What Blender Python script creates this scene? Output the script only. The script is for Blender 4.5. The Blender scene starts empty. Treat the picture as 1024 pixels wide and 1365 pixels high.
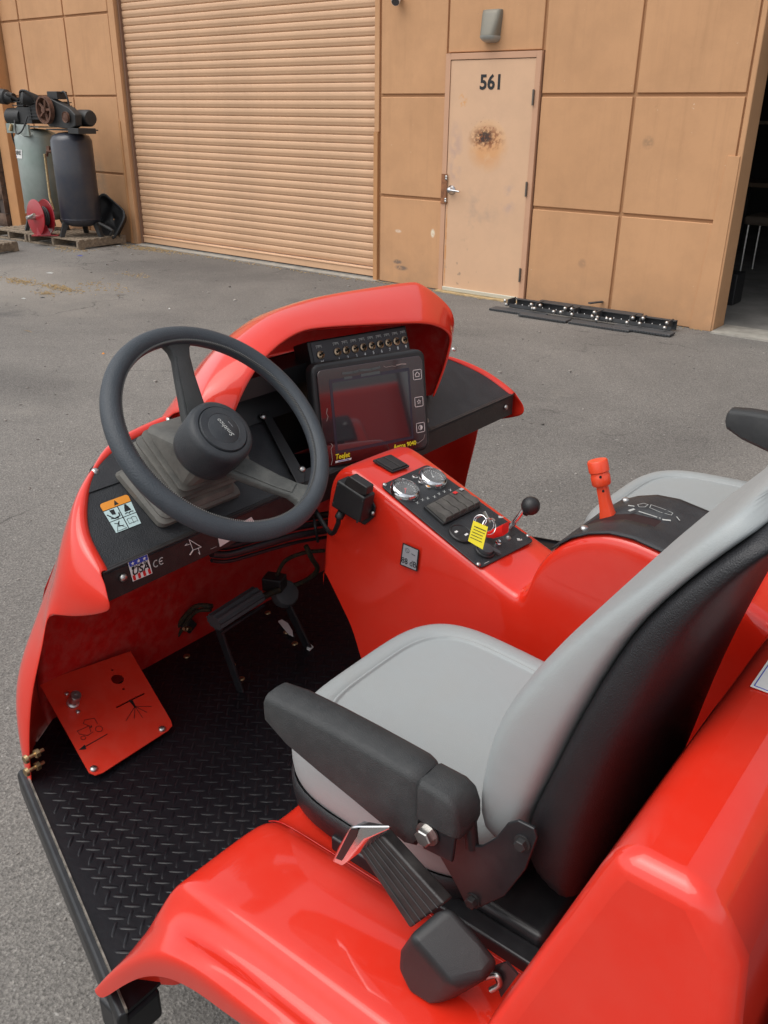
import bpy, bmesh, math, random
from mathutils import Vector as V, Matrix, noise
R = math.radians
random.seed(7)
S = bpy.context.scene
C = S.collection
# ------------------------------------------------------------------ camera, sky, sun, exposure
FPX, PITCH, ROLL, YAW, HCAM, YW = 1150.79, 0.433391, 0.0116065, 0.668729, 1.68598, 7.578
FW = V((-math.sin(YAW)*math.cos(PITCH), math.cos(YAW)*math.cos(PITCH), -math.sin(PITCH)))
_r = V((math.cos(YAW), math.sin(YAW), 0)); _u = _r.cross(FW)
RT = math.cos(ROLL)*_r + math.sin(ROLL)*_u
UP = -math.sin(ROLL)*_r + math.cos(ROLL)*_u
EYE = V((0, 0, HCAM))
cd = bpy.data.cameras.new('camera'); cam = bpy.data.objects.new('camera', cd); C.objects.link(cam)
cd.sensor_fit = 'VERTICAL'; cd.sensor_height = 36; cd.lens = FPX/1365*36
cd.clip_start = 0.05; cd.clip_end = 600
cam.matrix_world = Matrix(((RT.x, UP.x, -FW.x, 0), (RT.y, UP.y, -FW.y, 0), (RT.z, UP.z, -FW.z, HCAM), (0, 0, 0, 1)))
S.camera = cam
SUN_EL, SUN_AZ = 62, 205           # azimuth measured from +Y clockwise; light comes from behind the camera, a little left
w = bpy.data.worlds.new('World'); S.world = w; w.use_nodes = True
nt = w.node_tree; bg = nt.nodes['Background']
sky = nt.nodes.new('ShaderNodeTexSky'); sky.sky_type = 'NISHITA'; sky.sun_disc = False
sky.sun_elevation = R(SUN_EL); sky.sun_rotation = R(SUN_AZ)
sky.air_density = 1.0; sky.dust_density = 2.0; sky.ozone_density = 1.0
hs = nt.nodes.new('ShaderNodeHueSaturation'); hs.inputs['Saturation'].default_value = 0.22
nt.links.new(sky.outputs[0], hs.inputs['Color']); nt.links.new(hs.outputs[0], bg.inputs['Color'])
bg.inputs['Strength'].default_value = 0.15
sl = bpy.data.lights.new('sun', 'SUN'); sl.energy = 1.15; sl.angle = R(60); sl.color = (1, .95, .88)
sun = bpy.data.objects.new('sun', sl); C.objects.link(sun)
az = R(SUN_AZ)
sd = V((math.sin(az)*math.cos(R(SUN_EL)), math.cos(az)*math.cos(R(SUN_EL)), math.sin(R(SUN_EL))))
sun.rotation_euler = sd.to_track_quat('Z', 'Y').to_euler(); sun.location = sd*20
S.view_settings.view_transform = 'Standard'; S.view_settings.look = 'None'
S.view_settings.exposure = 0.54; S.view_settings.gamma = 1; S.view_settings.use_curve_mapping = False

# ------------------------------------------------------------------ measuring helpers: a ray through a photo point met with a real plane
def ray(u, v): return (FW + RT*((u-512)/FPX) + UP*((682.5-v)/FPX))
def onx(u, v, x): d = ray(u, v); return EYE + d*(x/d.x)
def ony(u, v, y): d = ray(u, v); return EYE + d*(y/d.y)
def onz(u, v, z): d = ray(u, v); return EYE + d*((z-HCAM)/d.z)
def onp(u, v, n, c): d = ray(u, v); n = V(n); return EYE + d*(n.dot(V(c)-EYE)/n.dot(d))

# ------------------------------------------------------------------ materials
def mat(name, col, rough=.5, metal=0, coat=0, bump=0, bscale=80, var=0, vscale=6, col2=None, dust=0, dustcol=(.33, .3, .26), spec=.5, coords='Object', detail=4, trans=0, dscale=14):
    m = bpy.data.materials.new(name); m.use_nodes = True
    n = m.node_tree; N = n.nodes; L = n.links; b = N['Principled BSDF']
    b.inputs['Base Color'].default_value = (*col, 1); b.inputs['Roughness'].default_value = rough
    b.inputs['Metallic'].default_value = metal; b.inputs['Specular IOR Level'].default_value = spec
    if coat: b.inputs['Coat Weight'].default_value = coat; b.inputs['Coat Roughness'].default_value = .07 if name == 'red_gelcoat' else .06; b.inputs['Coat IOR'].default_value = 1.50 if name == 'red_gelcoat' else 1.5
    if trans: b.inputs['Transmission Weight'].default_value = trans
    tc = N.new('ShaderNodeTexCoord'); out = None
    def nz(scale, det=detail, ro=.55):
        q = N.new('ShaderNodeTexNoise'); q.inputs['Scale'].default_value = scale; q.inputs['Detail'].default_value = det
        q.inputs['Roughness'].default_value = ro; L.new(tc.outputs[coords], q.inputs['Vector']); return q
    if var or col2:
        q = nz(vscale); rp = N.new('ShaderNodeValToRGB'); L.new(q.outputs['Fac'], rp.inputs['Fac'])
        c2 = col2 if col2 else tuple(min(1, c*(1+var)) for c in col); c1 = col if col2 else tuple(c*(1-var) for c in col)
        rp.color_ramp.elements[0].position = .35; rp.color_ramp.elements[1].position = .68
        rp.color_ramp.elements[0].color = (*c1, 1); rp.color_ramp.elements[1].color = (*c2, 1); out = rp.outputs['Color']
    if dust:
        q = nz(dscale, 8, .7); rp = N.new('ShaderNodeValToRGB'); L.new(q.outputs['Fac'], rp.inputs['Fac'])
        rp.color_ramp.elements[0].position = .42; rp.color_ramp.elements[1].position = .78
        rp.color_ramp.elements[0].color = (0, 0, 0, 1); rp.color_ramp.elements[1].color = (dust, dust, dust, 1)
        mx = N.new('ShaderNodeMix'); mx.data_type = 'RGBA'; L.new(rp.outputs['Color'], mx.inputs['Factor'])
        if out: L.new(out, mx.inputs['A'])
        else: mx.inputs['A'].default_value = (*col, 1)
        mx.inputs['B'].default_value = (*dustcol, 1); out = mx.outputs['Result']
        ma = N.new('ShaderNodeMath'); ma.operation = 'MULTIPLY_ADD'; L.new(rp.outputs['Color'], ma.inputs[0])
        ma.inputs[1].default_value = .35; ma.inputs[2].default_value = rough; L.new(ma.outputs[0], b.inputs['Roughness'])
    if out: L.new(out, b.inputs['Base Color'])
    if bump:
        q = nz(bscale, 3); bp = N.new('ShaderNodeBump'); bp.inputs['Strength'].default_value = min(1, bump); bp.inputs['Distance'].default_value = .002*max(1, bump)
        L.new(q.outputs['Fac'], bp.inputs['Height']); L.new(bp.outputs[0], b.inputs['Normal'])
    return m
M = {}
M['red'] = mat('red_gelcoat', (.68, .024, .009), .38, coat=1, spec=.25, var=.04, vscale=3, dust=.22, dustcol=(.66, .10, .07), dscale=7, bump=.06, bscale=9)
M['redin'] = mat('red_shell_scuffed_shaded', (.50, .008, .006), .42, coat=.12, dust=.5, dustcol=(.5, .14, .11), dscale=34, bump=.2, bscale=90)  # deeper than the gelcoat, puts shade into the cowl's inside; scuffs are wear
M['redplate'] = mat('red_painted_steel', (.62, .03, .012), .42, coat=.2, dust=.1, dustcol=(.5, .25, .18), dscale=30)
M['orange'] = mat('orange_red_paint', (.78, .06, .015), .4, coat=.3, dust=.15, dustcol=(.6, .2, .1), dscale=60)
M['dash'] = mat('black_powder_coat', (.016, .018, .021), .48, bump=.6, bscale=420, dust=.16, dustcol=(.13, .13, .13), dscale=26)
M['face'] = mat('black_bent_sheet', (.016, .014, .014), .42, bump=.3, bscale=500, dust=.05, dscale=40)
M['plastic'] = mat('black_plastic', (.014, .014, .015), .45, bump=.15, bscale=900, dust=.08, dustcol=(.1, .1, .1), dscale=40)
M['grain'] = mat('black_grained_armrest', (.021, .023, .024), .50, bump=.5, bscale=800, dust=.35, dustcol=(.075, .075, .073), dscale=30)
M['shell'] = mat('black_grained_shell', (.011, .011, .013), .40, bump=.45, bscale=620, dust=.12, dustcol=(.06, .06, .06))
M['rim'] = mat('dark_rubber_rim', (.033, .041, .050), .52, bump=.5, bscale=420, dust=.22, dustcol=(.10, .105, .11), dscale=16)
M['boot'] = mat('dusty_rubber_boot', (.075, .073, .065), .6, dust=.8, dustcol=(.21, .20, .175), dscale=12, bump=.2, bscale=300)
M['spoke'] = mat('dusty_grey_spoke', (.048, .050, .046), .6, dust=.7, dustcol=(.13, .13, .12), dscale=30, bump=.5, bscale=500)
M['spoke_dark'] = mat('dark_spoke', (.038, .040, .040), .5, dust=.3, dustcol=(.1, .1, .1), dscale=30, bump=.5, bscale=500)
M['hub'] = mat('dark_hub_plastic', (.022, .026, .031), .42, bump=.4, bscale=500, dust=.5, dustcol=(.075, .078, .08), dscale=15)
M['vinyl'] = mat('light_grey_vinyl', (.305, .328, .330), .45, bump=.25, bscale=900, dust=.45, dustcol=(.31, .305, .285), dscale=6)
def wrinkle(m, sc, st):
    n = m.node_tree; b = n.nodes['Principled BSDF']; tc = n.nodes.new('ShaderNodeTexCoord'); q = n.nodes.new('ShaderNodeTexNoise'); q.inputs['Scale'].default_value = sc; q.inputs['Detail'].default_value = 2; q.inputs['Distortion'].default_value = .8
    n.links.new(tc.outputs['Object'], q.inputs['Vector']); bp = n.nodes.new('ShaderNodeBump'); bp.inputs['Strength'].default_value = st; bp.inputs['Distance'].default_value = .004
    n.links.new(q.outputs['Fac'], bp.inputs['Height'])
    if b.inputs['Normal'].is_linked: n.links.new(b.inputs['Normal'].links[0].from_socket, bp.inputs['Normal'])
    n.links.new(bp.outputs[0], b.inputs['Normal'])
wrinkle(M['vinyl'], 11, .35); wrinkle(M['red'], 3.5, .10)
M['steel'] = mat('zinc_steel', (.55, .54, .52), .35, 1, var=.15, vscale=40)
M['chrome'] = mat('chrome', (.75, .75, .76), .14, 1, dust=.15, dustcol=(.3, .28, .25), dscale=50)
M['brass'] = mat('brass_yellow_zinc', (.45, .33, .18), .42, 1, var=.3, vscale=60)
M['floor'] = mat('black_tread_plate', (.0060, .0060, .0080), .36, spec=.35, bump=.25, bscale=60, dust=.10, dustcol=(.05, .048, .055), dscale=8)
M['frame'] = mat('black_frame_paint', (.013, .014, .016), .35, dust=.12, dustcol=(.12, .12, .12), dscale=30)
M['worn'] = mat('worn_steel_edge', (.22, .2, .17), .5, .6, var=.5, vscale=60)
M['white'] = mat('white_print', (.75, .75, .73), .5)
M['whited'] = mat('dull_white_print', (.45, .46, .44), .55)
M['paleblue'] = mat('pale_blue_print', (.46, .60, .60), .45)
M['orangep'] = mat('orange_print', (.72, .27, .03), .45)
M['blackp'] = mat('black_print', (.012, .012, .013), .4)
M['bluep'] = mat('blue_print', (.03, .06, .38), .4)
M['redp'] = mat('red_print', (.6, .02, .02), .4)
M['yellow'] = mat('yellow_print', (.82, .68, .02), .45)
M['greyp'] = mat('grey_print', (.33, .33, .35), .4)
M['pink'] = mat('pale_pink_sticker', (.70, .62, .60), .45)
M['screen'] = mat('dark_screen_glass', (.025, .022, .026), .05, spec=1.0, coat=1)
M['bezel'] = mat('glossy_maroon_bezel', (.028, .006, .008), .10, spec=.8, coat=1)
M['gauge'] = mat('gauge_face', (.03, .03, .03), .5)
M['rocker'] = mat('dusty_rocker_switch', (.06, .055, .05), .6, dust=.7, dustcol=(.16, .15, .13), dscale=40)
M['grip'] = mat('ribbed_rubber', (.055, .058, .062), .6, dust=.3, dustcol=(.1, .1, .1))
M['tyre'] = mat('tyre_rubber', (.02, .02, .02), .8)
M['wood'] = mat('weathered_wood', (.22, .17, .12), .85, var=.35, vscale=25, bump=.6, bscale=60)
M['iron'] = mat('dark_iron', (.02, .021, .022), .55, dust=.3, dustcol=(.07, .06, .05), dscale=20)
M['rust'] = mat('rusty_iron', (.11, .05, .03), .8, var=.4, vscale=25)

def glassmat():
    m = bpy.data.materials.new('gauge_glass'); m.use_nodes = True; b = m.node_tree.nodes['Principled BSDF']
    b.inputs['Base Color'].default_value = (.9, .92, .92, 1); b.inputs['Roughness'].default_value = .05
    b.inputs['Alpha'].default_value = .10; return m
M['glass'] = glassmat()

# ------------------------------------------------------------------ mesh helpers
class MB:
    def __init__(s): s.v = []; s.f = []
    def add(s, vs, fs):
        o = len(s.v); s.v += [tuple(v) for v in vs]; s.f += [tuple(i+o for i in f) for f in fs]; return s
    def box(s, c, d, rot=None):
        h = [x/2 for x in d]; vs = [V((sx*h[0], sy*h[1], sz*h[2])) for sx in (-1, 1) for sy in (-1, 1) for sz in (-1, 1)]
        if rot is not None: vs = [rot @ q for q in vs]
        vs = [q+V(c) for q in vs]
        return s.add(vs, [(0, 1, 3, 2), (4, 6, 7, 5), (0, 4, 5, 1), (2, 3, 7, 6), (0, 2, 6, 4), (1, 5, 7, 3)])
    def box2(s, a, b): return s.box([(a[i]+b[i])/2 for i in range(3)], [abs(b[i]-a[i]) for i in range(3)])
    def prism(s, pts, ext):        # planar polygon pts (world) pushed along ext
        n = len(pts); e = V(ext); P = [V(p) for p in pts]
        vs = P+[p+e for p in P]
        return s.add(vs, [tuple(range(n))[::-1], tuple(range(n, 2*n))]+[(i, (i+1) % n, n+(i+1) % n, n+i) for i in range(n)])
    def grid(s, rows, close=False):
        m = len(rows[0]); n = len(rows); vs = [p for r in rows for p in r]; fs = []
        for i in range(n-1):
            for j in range(m if close else m-1): fs.append((i*m+j, i*m+(j+1) % m, (i+1)*m+(j+1) % m, (i+1)*m+j))
        return s.add(vs, fs)
    def loft(s, rings, cap=True):
        m = len(rings[0]); n = len(rings); o = len(s.v); s.grid(rings, True)
        if cap: s.f += [tuple(o+i for i in range(m))[::-1], tuple(o+(n-1)*m+i for i in range(m))]
        return s
    def tube(s, pts, r, n=10, cap=True, ry=None):
        P = [V(p) for p in pts]; rings = []; prev = None
        for i, p in enumerate(P):
            t = (P[min(i+1, len(P)-1)]-P[max(i-1, 0)]).normalized()
            if prev is None:
                a = V((0, 0, 1)) if abs(t.z) < .9 else V((1, 0, 0)); a = (a - t*a.dot(t)).normalized()
            else: a = (prev - t*prev.dot(t)).normalized()
            prev = a; b = t.cross(a); rr = r[i] if isinstance(r, (list, tuple)) else r
            rings.append([p + a*math.cos(k*2*math.pi/n)*rr + b*math.sin(k*2*math.pi/n)*(rr if ry is None else ry) for k in range(n)])
        return s.loft(rings, cap)
    def lathe(s, c, axis, prof, n=24):   # prof: (radius, height along axis)
        ax = V(axis).normalized(); a = V((0, 0, 1)) if abs(ax.z) < .9 else V((1, 0, 0)); a = (a-ax*a.dot(ax)).normalized(); b = ax.cross(a)
        rings = [[V(c)+ax*h+(a*math.cos(k*2*math.pi/n)+b*math.sin(k*2*math.pi/n))*max(r, 1e-5) for k in range(n)] for r, h in prof]
        return s.loft(rings)
def spline(pts, k=6):
    P = [V(p) for p in pts]; out = []
    for i in range(len(P)-1):
        a = P[max(i-1, 0)]; b = P[i]; c = P[i+1]; d = P[min(i+2, len(P)-1)]
        for j in range(k):
            t = j/k; out.append(.5*((2*b)+(c-a)*t+(2*a-5*b+4*c-d)*t*t+(3*b-a-3*c+d)*t**3))
    return out+[P[-1]]
ROOTS = {}
def setp(o, label=None, cat=None, group=None, kind=None):
    if label: o['label'] = label
    if cat: o['category'] = cat
    if group: o['group'] = group
    if kind: o['kind'] = kind
    return o
def thing(name, loc, label, cat, group=None):
    o = bpy.data.objects.new(name, None); o.empty_display_size = .2; C.objects.link(o); o.location = loc
    o['wl'] = tuple(loc); setp(o, label, cat, group); return o
def put(name, mesh, material, parent=None, smooth=30, bevel=0, seg=3, sub=0, solid=0, solidoff=-1):
    if isinstance(mesh, MB):
        me = bpy.data.meshes.new(name); me.from_pydata(mesh.v, [], mesh.f); me.update()
        bm = bmesh.new(); bm.from_mesh(me); bmesh.ops.remove_doubles(bm, verts=bm.verts, dist=1e-6)
        bmesh.ops.recalc_face_normals(bm, faces=bm.faces); bm.to_mesh(me); bm.free()
    else: me = mesh
    o = bpy.data.objects.new(name, me); C.objects.link(o)
    if material is not None and not me.materials: me.materials.append(material)
    if parent is not None:
        o.parent = parent; wl = V(parent['wl']); o.matrix_parent_inverse = Matrix.Translation(-wl); o['wl'] = tuple((0, 0, 0))
    if bevel:
        q = o.modifiers.new('bevel', 'BEVEL'); q.width = bevel; q.segments = seg; q.limit_method = 'ANGLE'; q.angle_limit = R(28)
    if solid: q = o.modifiers.new('thickness', 'SOLIDIFY'); q.thickness = solid; q.offset = solidoff
    if sub: q = o.modifiers.new('smooth', 'SUBSURF'); q.levels = sub; q.render_levels = sub
    if smooth:
        if sub or smooth >= 180: me.shade_smooth()
        else:
            me.shade_smooth()
            q = o.modifiers.new('wn', 'WEIGHTED_NORMAL') if bevel else None
            me.set_sharp_from_angle(angle=R(smooth if not bevel else 50))
            if q: q.keep_sharp = True
    return o
def clone(o, parent, offset=(0, 0, 0)):      # a copy of a mesh object (shared mesh) at another place
    c = o.copy(); C.objects.link(c); c.parent = parent; c.location = V(o.location)+V(offset); return c
def inst(name, me, parent, mtx):               # shared-mesh piece at a world matrix
    o = bpy.data.objects.new(name, me); C.objects.link(o); o.parent = parent
    if parent is not None: o.matrix_parent_inverse = Matrix.Translation(-V(parent['wl']))
    o.matrix_basis = mtx; o['wl'] = (0, 0, 0); return o
def meshof(mb, material, smooth=30):
    me = bpy.data.meshes.new('piece'); me.from_pydata(mb.v, [], mb.f); me.materials.append(material)
    bm = bmesh.new(); bm.from_mesh(me); bmesh.ops.recalc_face_normals(bm, faces=bm.faces); bm.to_mesh(me); bm.free()
    me.shade_smooth(); me.set_sharp_from_angle(angle=R(smooth)); return me
class Fr:    # a flat frame: origin, right, up; normal points out of the print
    def __init__(s, o, x, y):
        s.o = V(o); s.x = V(x).normalized(); s.n = s.x.cross(V(y)).normalized(); s.y = s.n.cross(s.x)
    def p(s, a, b, h=0): return s.o+s.x*a+s.y*b+s.n*h
    def mat(s, a=0, b=0, h=0):
        m = Matrix((s.x, s.y, s.n)).transposed().to_4x4(); m.translation = s.p(a, b, h); return m
_fc = {}
def text(name, st, fr, a, b, size, material, parent, h=.001, bold=0, sx=1, shear=0, align='CENTER', ext=.0002):
    cu = bpy.data.curves.new('t', 'FONT'); cu.body = st; cu.size = size; cu.align_x = align; cu.align_y = 'CENTER'
    cu.offset = bold*size; cu.extrude = ext; cu.shear = shear; cu.resolution_u = 3
    t = bpy.data.objects.new('t', cu); C.objects.link(t); bpy.context.view_layer.update()
    me = bpy.data.meshes.new_from_object(t.evaluated_get(bpy.context.evaluated_depsgraph_get()))
    bpy.data.objects.remove(t); bpy.data.curves.remove(cu)
    me.transform(fr.mat(a, b, h) @ Matrix.Diagonal((sx, 1, 1, 1))); me.materials.clear(); me.materials.append(material)
    return put(name, me, material, parent, smooth=0)
def sheet(mb, fr, pts, h=.001, t=.0004): mb.prism([fr.p(a, b, h-t) for a, b in pts], fr.n*t); return mb
def rect(a0, b0, a1, b1): return [(a0, b0), (a1, b0), (a1, b1), (a0, b1)]
def line(mb, fr, pts, wd, h=.0012, close=False):
    n = len(pts)
    for i in range(n if close else n-1):
        a = V((*pts[i], 0)); b = V((*pts[(i+1) % n], 0)); d = (b-a)
        if d.length < 1e-6: continue
        d.normalize(); q = V((-d.y, d.x, 0))*wd/2; a = a-d*wd*.3; b = b+d*wd*.3
        sheet(mb, fr, [(a+q)[:2], (a-q)[:2], (b-q)[:2], (b+q)[:2]], h, .0002)
def circ2(a, b, r, n=16, s=1): return [(a+r*math.cos(i*2*math.pi/n), b+r*s*math.sin(i*2*math.pi/n)) for i in range(n)]
def rrect(a0, b0, a1, b1, r, k=4):
    out = []
    for cx, cy, t0 in ((a1-r, b1-r, 0), (a0+r, b1-r, 90), (a0+r, b0+r, 180), (a1-r, b0+r, 270)):
        for i in range(k+1): t = R(t0+90*i/k); out.append((cx+r*math.cos(t), cy+r*math.sin(t)))
    return out
def bolt_mesh(r, h, material, n=8): return meshof(MB().lathe((0, 0, 0), (0, 0, 1), [(r, 0), (r, h*.35), (r*.75, h*.8), (r*.3, h), (0, h)], n), material, 60)
def hexbolt_mesh(r, h, material): return meshof(MB().lathe((0, 0, 0), (0, 0, 1), [(r*1.35, 0), (r*1.35, h*.2), (0, h*.2)], 16).lathe((0, 0, h*.2), (0, 0, 1), [(r, 0), (r, h*.7), (r*.85, h*.8), (0, h*.8)], 6), material, 30)
def tomtx(p, n, roll=0):
    q = V(n).normalized().to_track_quat('Z', 'Y').to_matrix().to_4x4(); m = Matrix.Translation(p) @ q @ Matrix.Rotation(roll, 4, 'Z'); return m

# ------------------------------------------------------------------ the ground
def groundmat():
    m = bpy.data.materials.new('worn_asphalt'); m.use_nodes = True; n = m.node_tree; N = n.nodes; L = n.links; b = N['Principled BSDF']
    tc = N.new('ShaderNodeTexCoord'); v = tc.outputs['Object']
    def nz(sc, d=5, r=.6, dist=0):
        q = N.new('ShaderNodeTexNoise'); q.inputs['Scale'].default_value = sc; q.inputs['Detail'].default_value = d; q.inputs['Roughness'].default_value = r
        q.inputs['Distortion'].default_value = dist; L.new(v, q.inputs['Vector']); return q.outputs['Fac']
    def ramp(f, p0, c0, p1, c1):
        q = N.new('ShaderNodeValToRGB'); L.new(f, q.inputs['Fac']); e = q.color_ramp.elements
        e[0].position = p0; e[1].position = p1; e[0].color = (*c0, 1); e[1].color = (*c1, 1); return q.outputs['Color']
    def mix(f, a, bb, mode='MIX'):
        q = N.new('ShaderNodeMix'); q.data_type = 'RGBA'; q.blend_type = mode
        if hasattr(f, 'is_linked'): L.new(f, q.inputs['Factor'])
        else: q.inputs['Factor'].default_value = f
        for s_, val in (('A', a), ('B', bb)):
            if hasattr(val, 'is_linked'): L.new(val, q.inputs[s_])
            else: q.inputs[s_].default_value = (*val, 1)
        return q.outputs['Result']
    base = ramp(nz(.45, 6, .62, .6), .36, (.136, .129, .121), .66, (.200, .189, .175))
    fine = ramp(nz(120, 6, .8), .34, (.5, .5, .5), .60, (1.30, 1.30, 1.30))
    c = mix(1, base, fine, 'MULTIPLY')
    vo = N.new('ShaderNodeTexVoronoi'); vo.inputs['Scale'].default_value = 135; L.new(v, vo.inputs['Vector'])
    agg = ramp(vo.outputs['Color'], .15, (.72, .71, .70), .9, (1.32, 1.30, 1.27)); c = mix(.8, c, agg, 'MULTIPLY')
    st = ramp(nz(1.7, 8, .7), .6, (0, 0, 0), .74, (.4, .4, .4)); c = mix(st, c, (.26, .24, .21))
    # dark worn zone in front of the roller door and pale dusty zone by the pallets
    sp = N.new('ShaderNodeSeparateXYZ'); L.new(v, sp.inputs[0])
    def blob(cx, cy, rx, ry):
        a = N.new('ShaderNodeVectorMath'); a.operation = 'SUBTRACT'; L.new(v, a.inputs[0]); a.inputs[1].default_value = (cx, cy, 0)
        k = N.new('ShaderNodeVectorMath'); k.operation = 'MULTIPLY'; L.new(a.outputs[0], k.inputs[0]); k.inputs[1].default_value = (1/rx, 1/ry, 0)
        l = N.new('ShaderNodeVectorMath'); l.operation = 'LENGTH'; L.new(k.outputs[0], l.inputs[0])
        ad = N.new('ShaderNodeMath'); ad.operation = 'ADD'; L.new(l.outputs['Value'], ad.inputs[0]); 
        nn = N.new('ShaderNodeMath'); nn.operation = 'MULTIPLY_ADD'; L.new(nz(2.2, 5), nn.inputs[0]); nn.inputs[1].default_value = 1.2; nn.inputs[2].default_value = -.6
        L.new(nn.outputs[0], ad.inputs[1]); return ad.outputs[0]
    c = mix(ramp(blob(-8.3, 6.9, 2.2, .9), .2, (.5, .5, .5), 1.2, (0, 0, 0)), c, (.09, .086, .082))
    c = mix(ramp(blob(-8.8, 4.8, 2.6, 1.3), .2, (.45, .45, .45), 1.2, (0, 0, 0)), c, (.30, .272, .235))
    wv = N.new('ShaderNodeTexNoise'); wv.inputs['Scale'].default_value = 2.5; wv.inputs['Detail'].default_value = 6; L.new(v, wv.inputs['Vector'])
    vm = N.new('ShaderNodeMix'); vm.data_type = 'RGBA'; vm.blend_type = 'LINEAR_LIGHT'; vm.inputs['Factor'].default_value = .28; L.new(v, vm.inputs['A']); L.new(wv.outputs['Color'], vm.inputs['B'])
    ck = N.new('ShaderNodeTexVoronoi'); ck.feature = 'DISTANCE_TO_EDGE'; ck.inputs['Scale'].default_value = .55; L.new(vm.outputs['Result'], ck.inputs['Vector'])
    ckf = ramp(ck.outputs['Distance'], .0, (1, 1, 1), .007, (0, 0, 0))
    msk = ramp(nz(.9, 3), .50, (0, 0, 0), .60, (.75, .75, .75)); ckm = mix(1, ckf, msk, 'MULTIPLY'); c = mix(ckm, c, (.05, .047, .044))
    oil = ramp(nz(1.1, 4, .5), .66, (0, 0, 0), .76, (.45, .45, .45)); c = mix(oil, c, (.07, .068, .066))
    spk = ramp(nz(38, 2, .5), .70, (0, 0, 0), .74, (.5, .5, .5)); c = mix(spk, c, (.48, .46, .43))
    L.new(c, b.inputs['Base Color']); b.inputs['Roughness'].default_value = .9; b.inputs['Specular IOR Level'].default_value = .3
    bp = N.new('ShaderNodeBump'); bp.inputs['Strength'].default_value = .8; bp.inputs['Distance'].default_value = .0028
    ad = N.new('ShaderNodeMath'); ad.operation = 'ADD'; L.new(nz(105, 6, .75), ad.inputs[0]); L.new(vo.outputs['Distance'], ad.inputs[1])
    L.new(ad.outputs[0], bp.inputs['Height']); L.new(bp.outputs[0], b.inputs['Normal']); return m
mg = groundmat()
g = put('ground', MB().grid([[V((x, y, 0)) for x in (-200, -40, -16, -2.4, 16, 200)] for y in (-200, -20, 0, 7.9)]), mg, smooth=0); g['kind'] = 'structure'
g = put('ground', MB().grid([[V((x, y, 0)) for x in (-200, -40, -13.05)] for y in (7.9, 40, 200)]), mg, smooth=0); g['kind'] = 'structure'
mc = mat('concrete_slab', (.20, .19, .175), .8, var=.2, vscale=3, dust=.4, dustcol=(.12, .115, .11), dscale=5, bump=.3, bscale=100)
g = put('garage_floor', MB().box2((-13, 7.62, -.1), (16, 18, .012)), mc); g['kind'] = 'structure'

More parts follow.
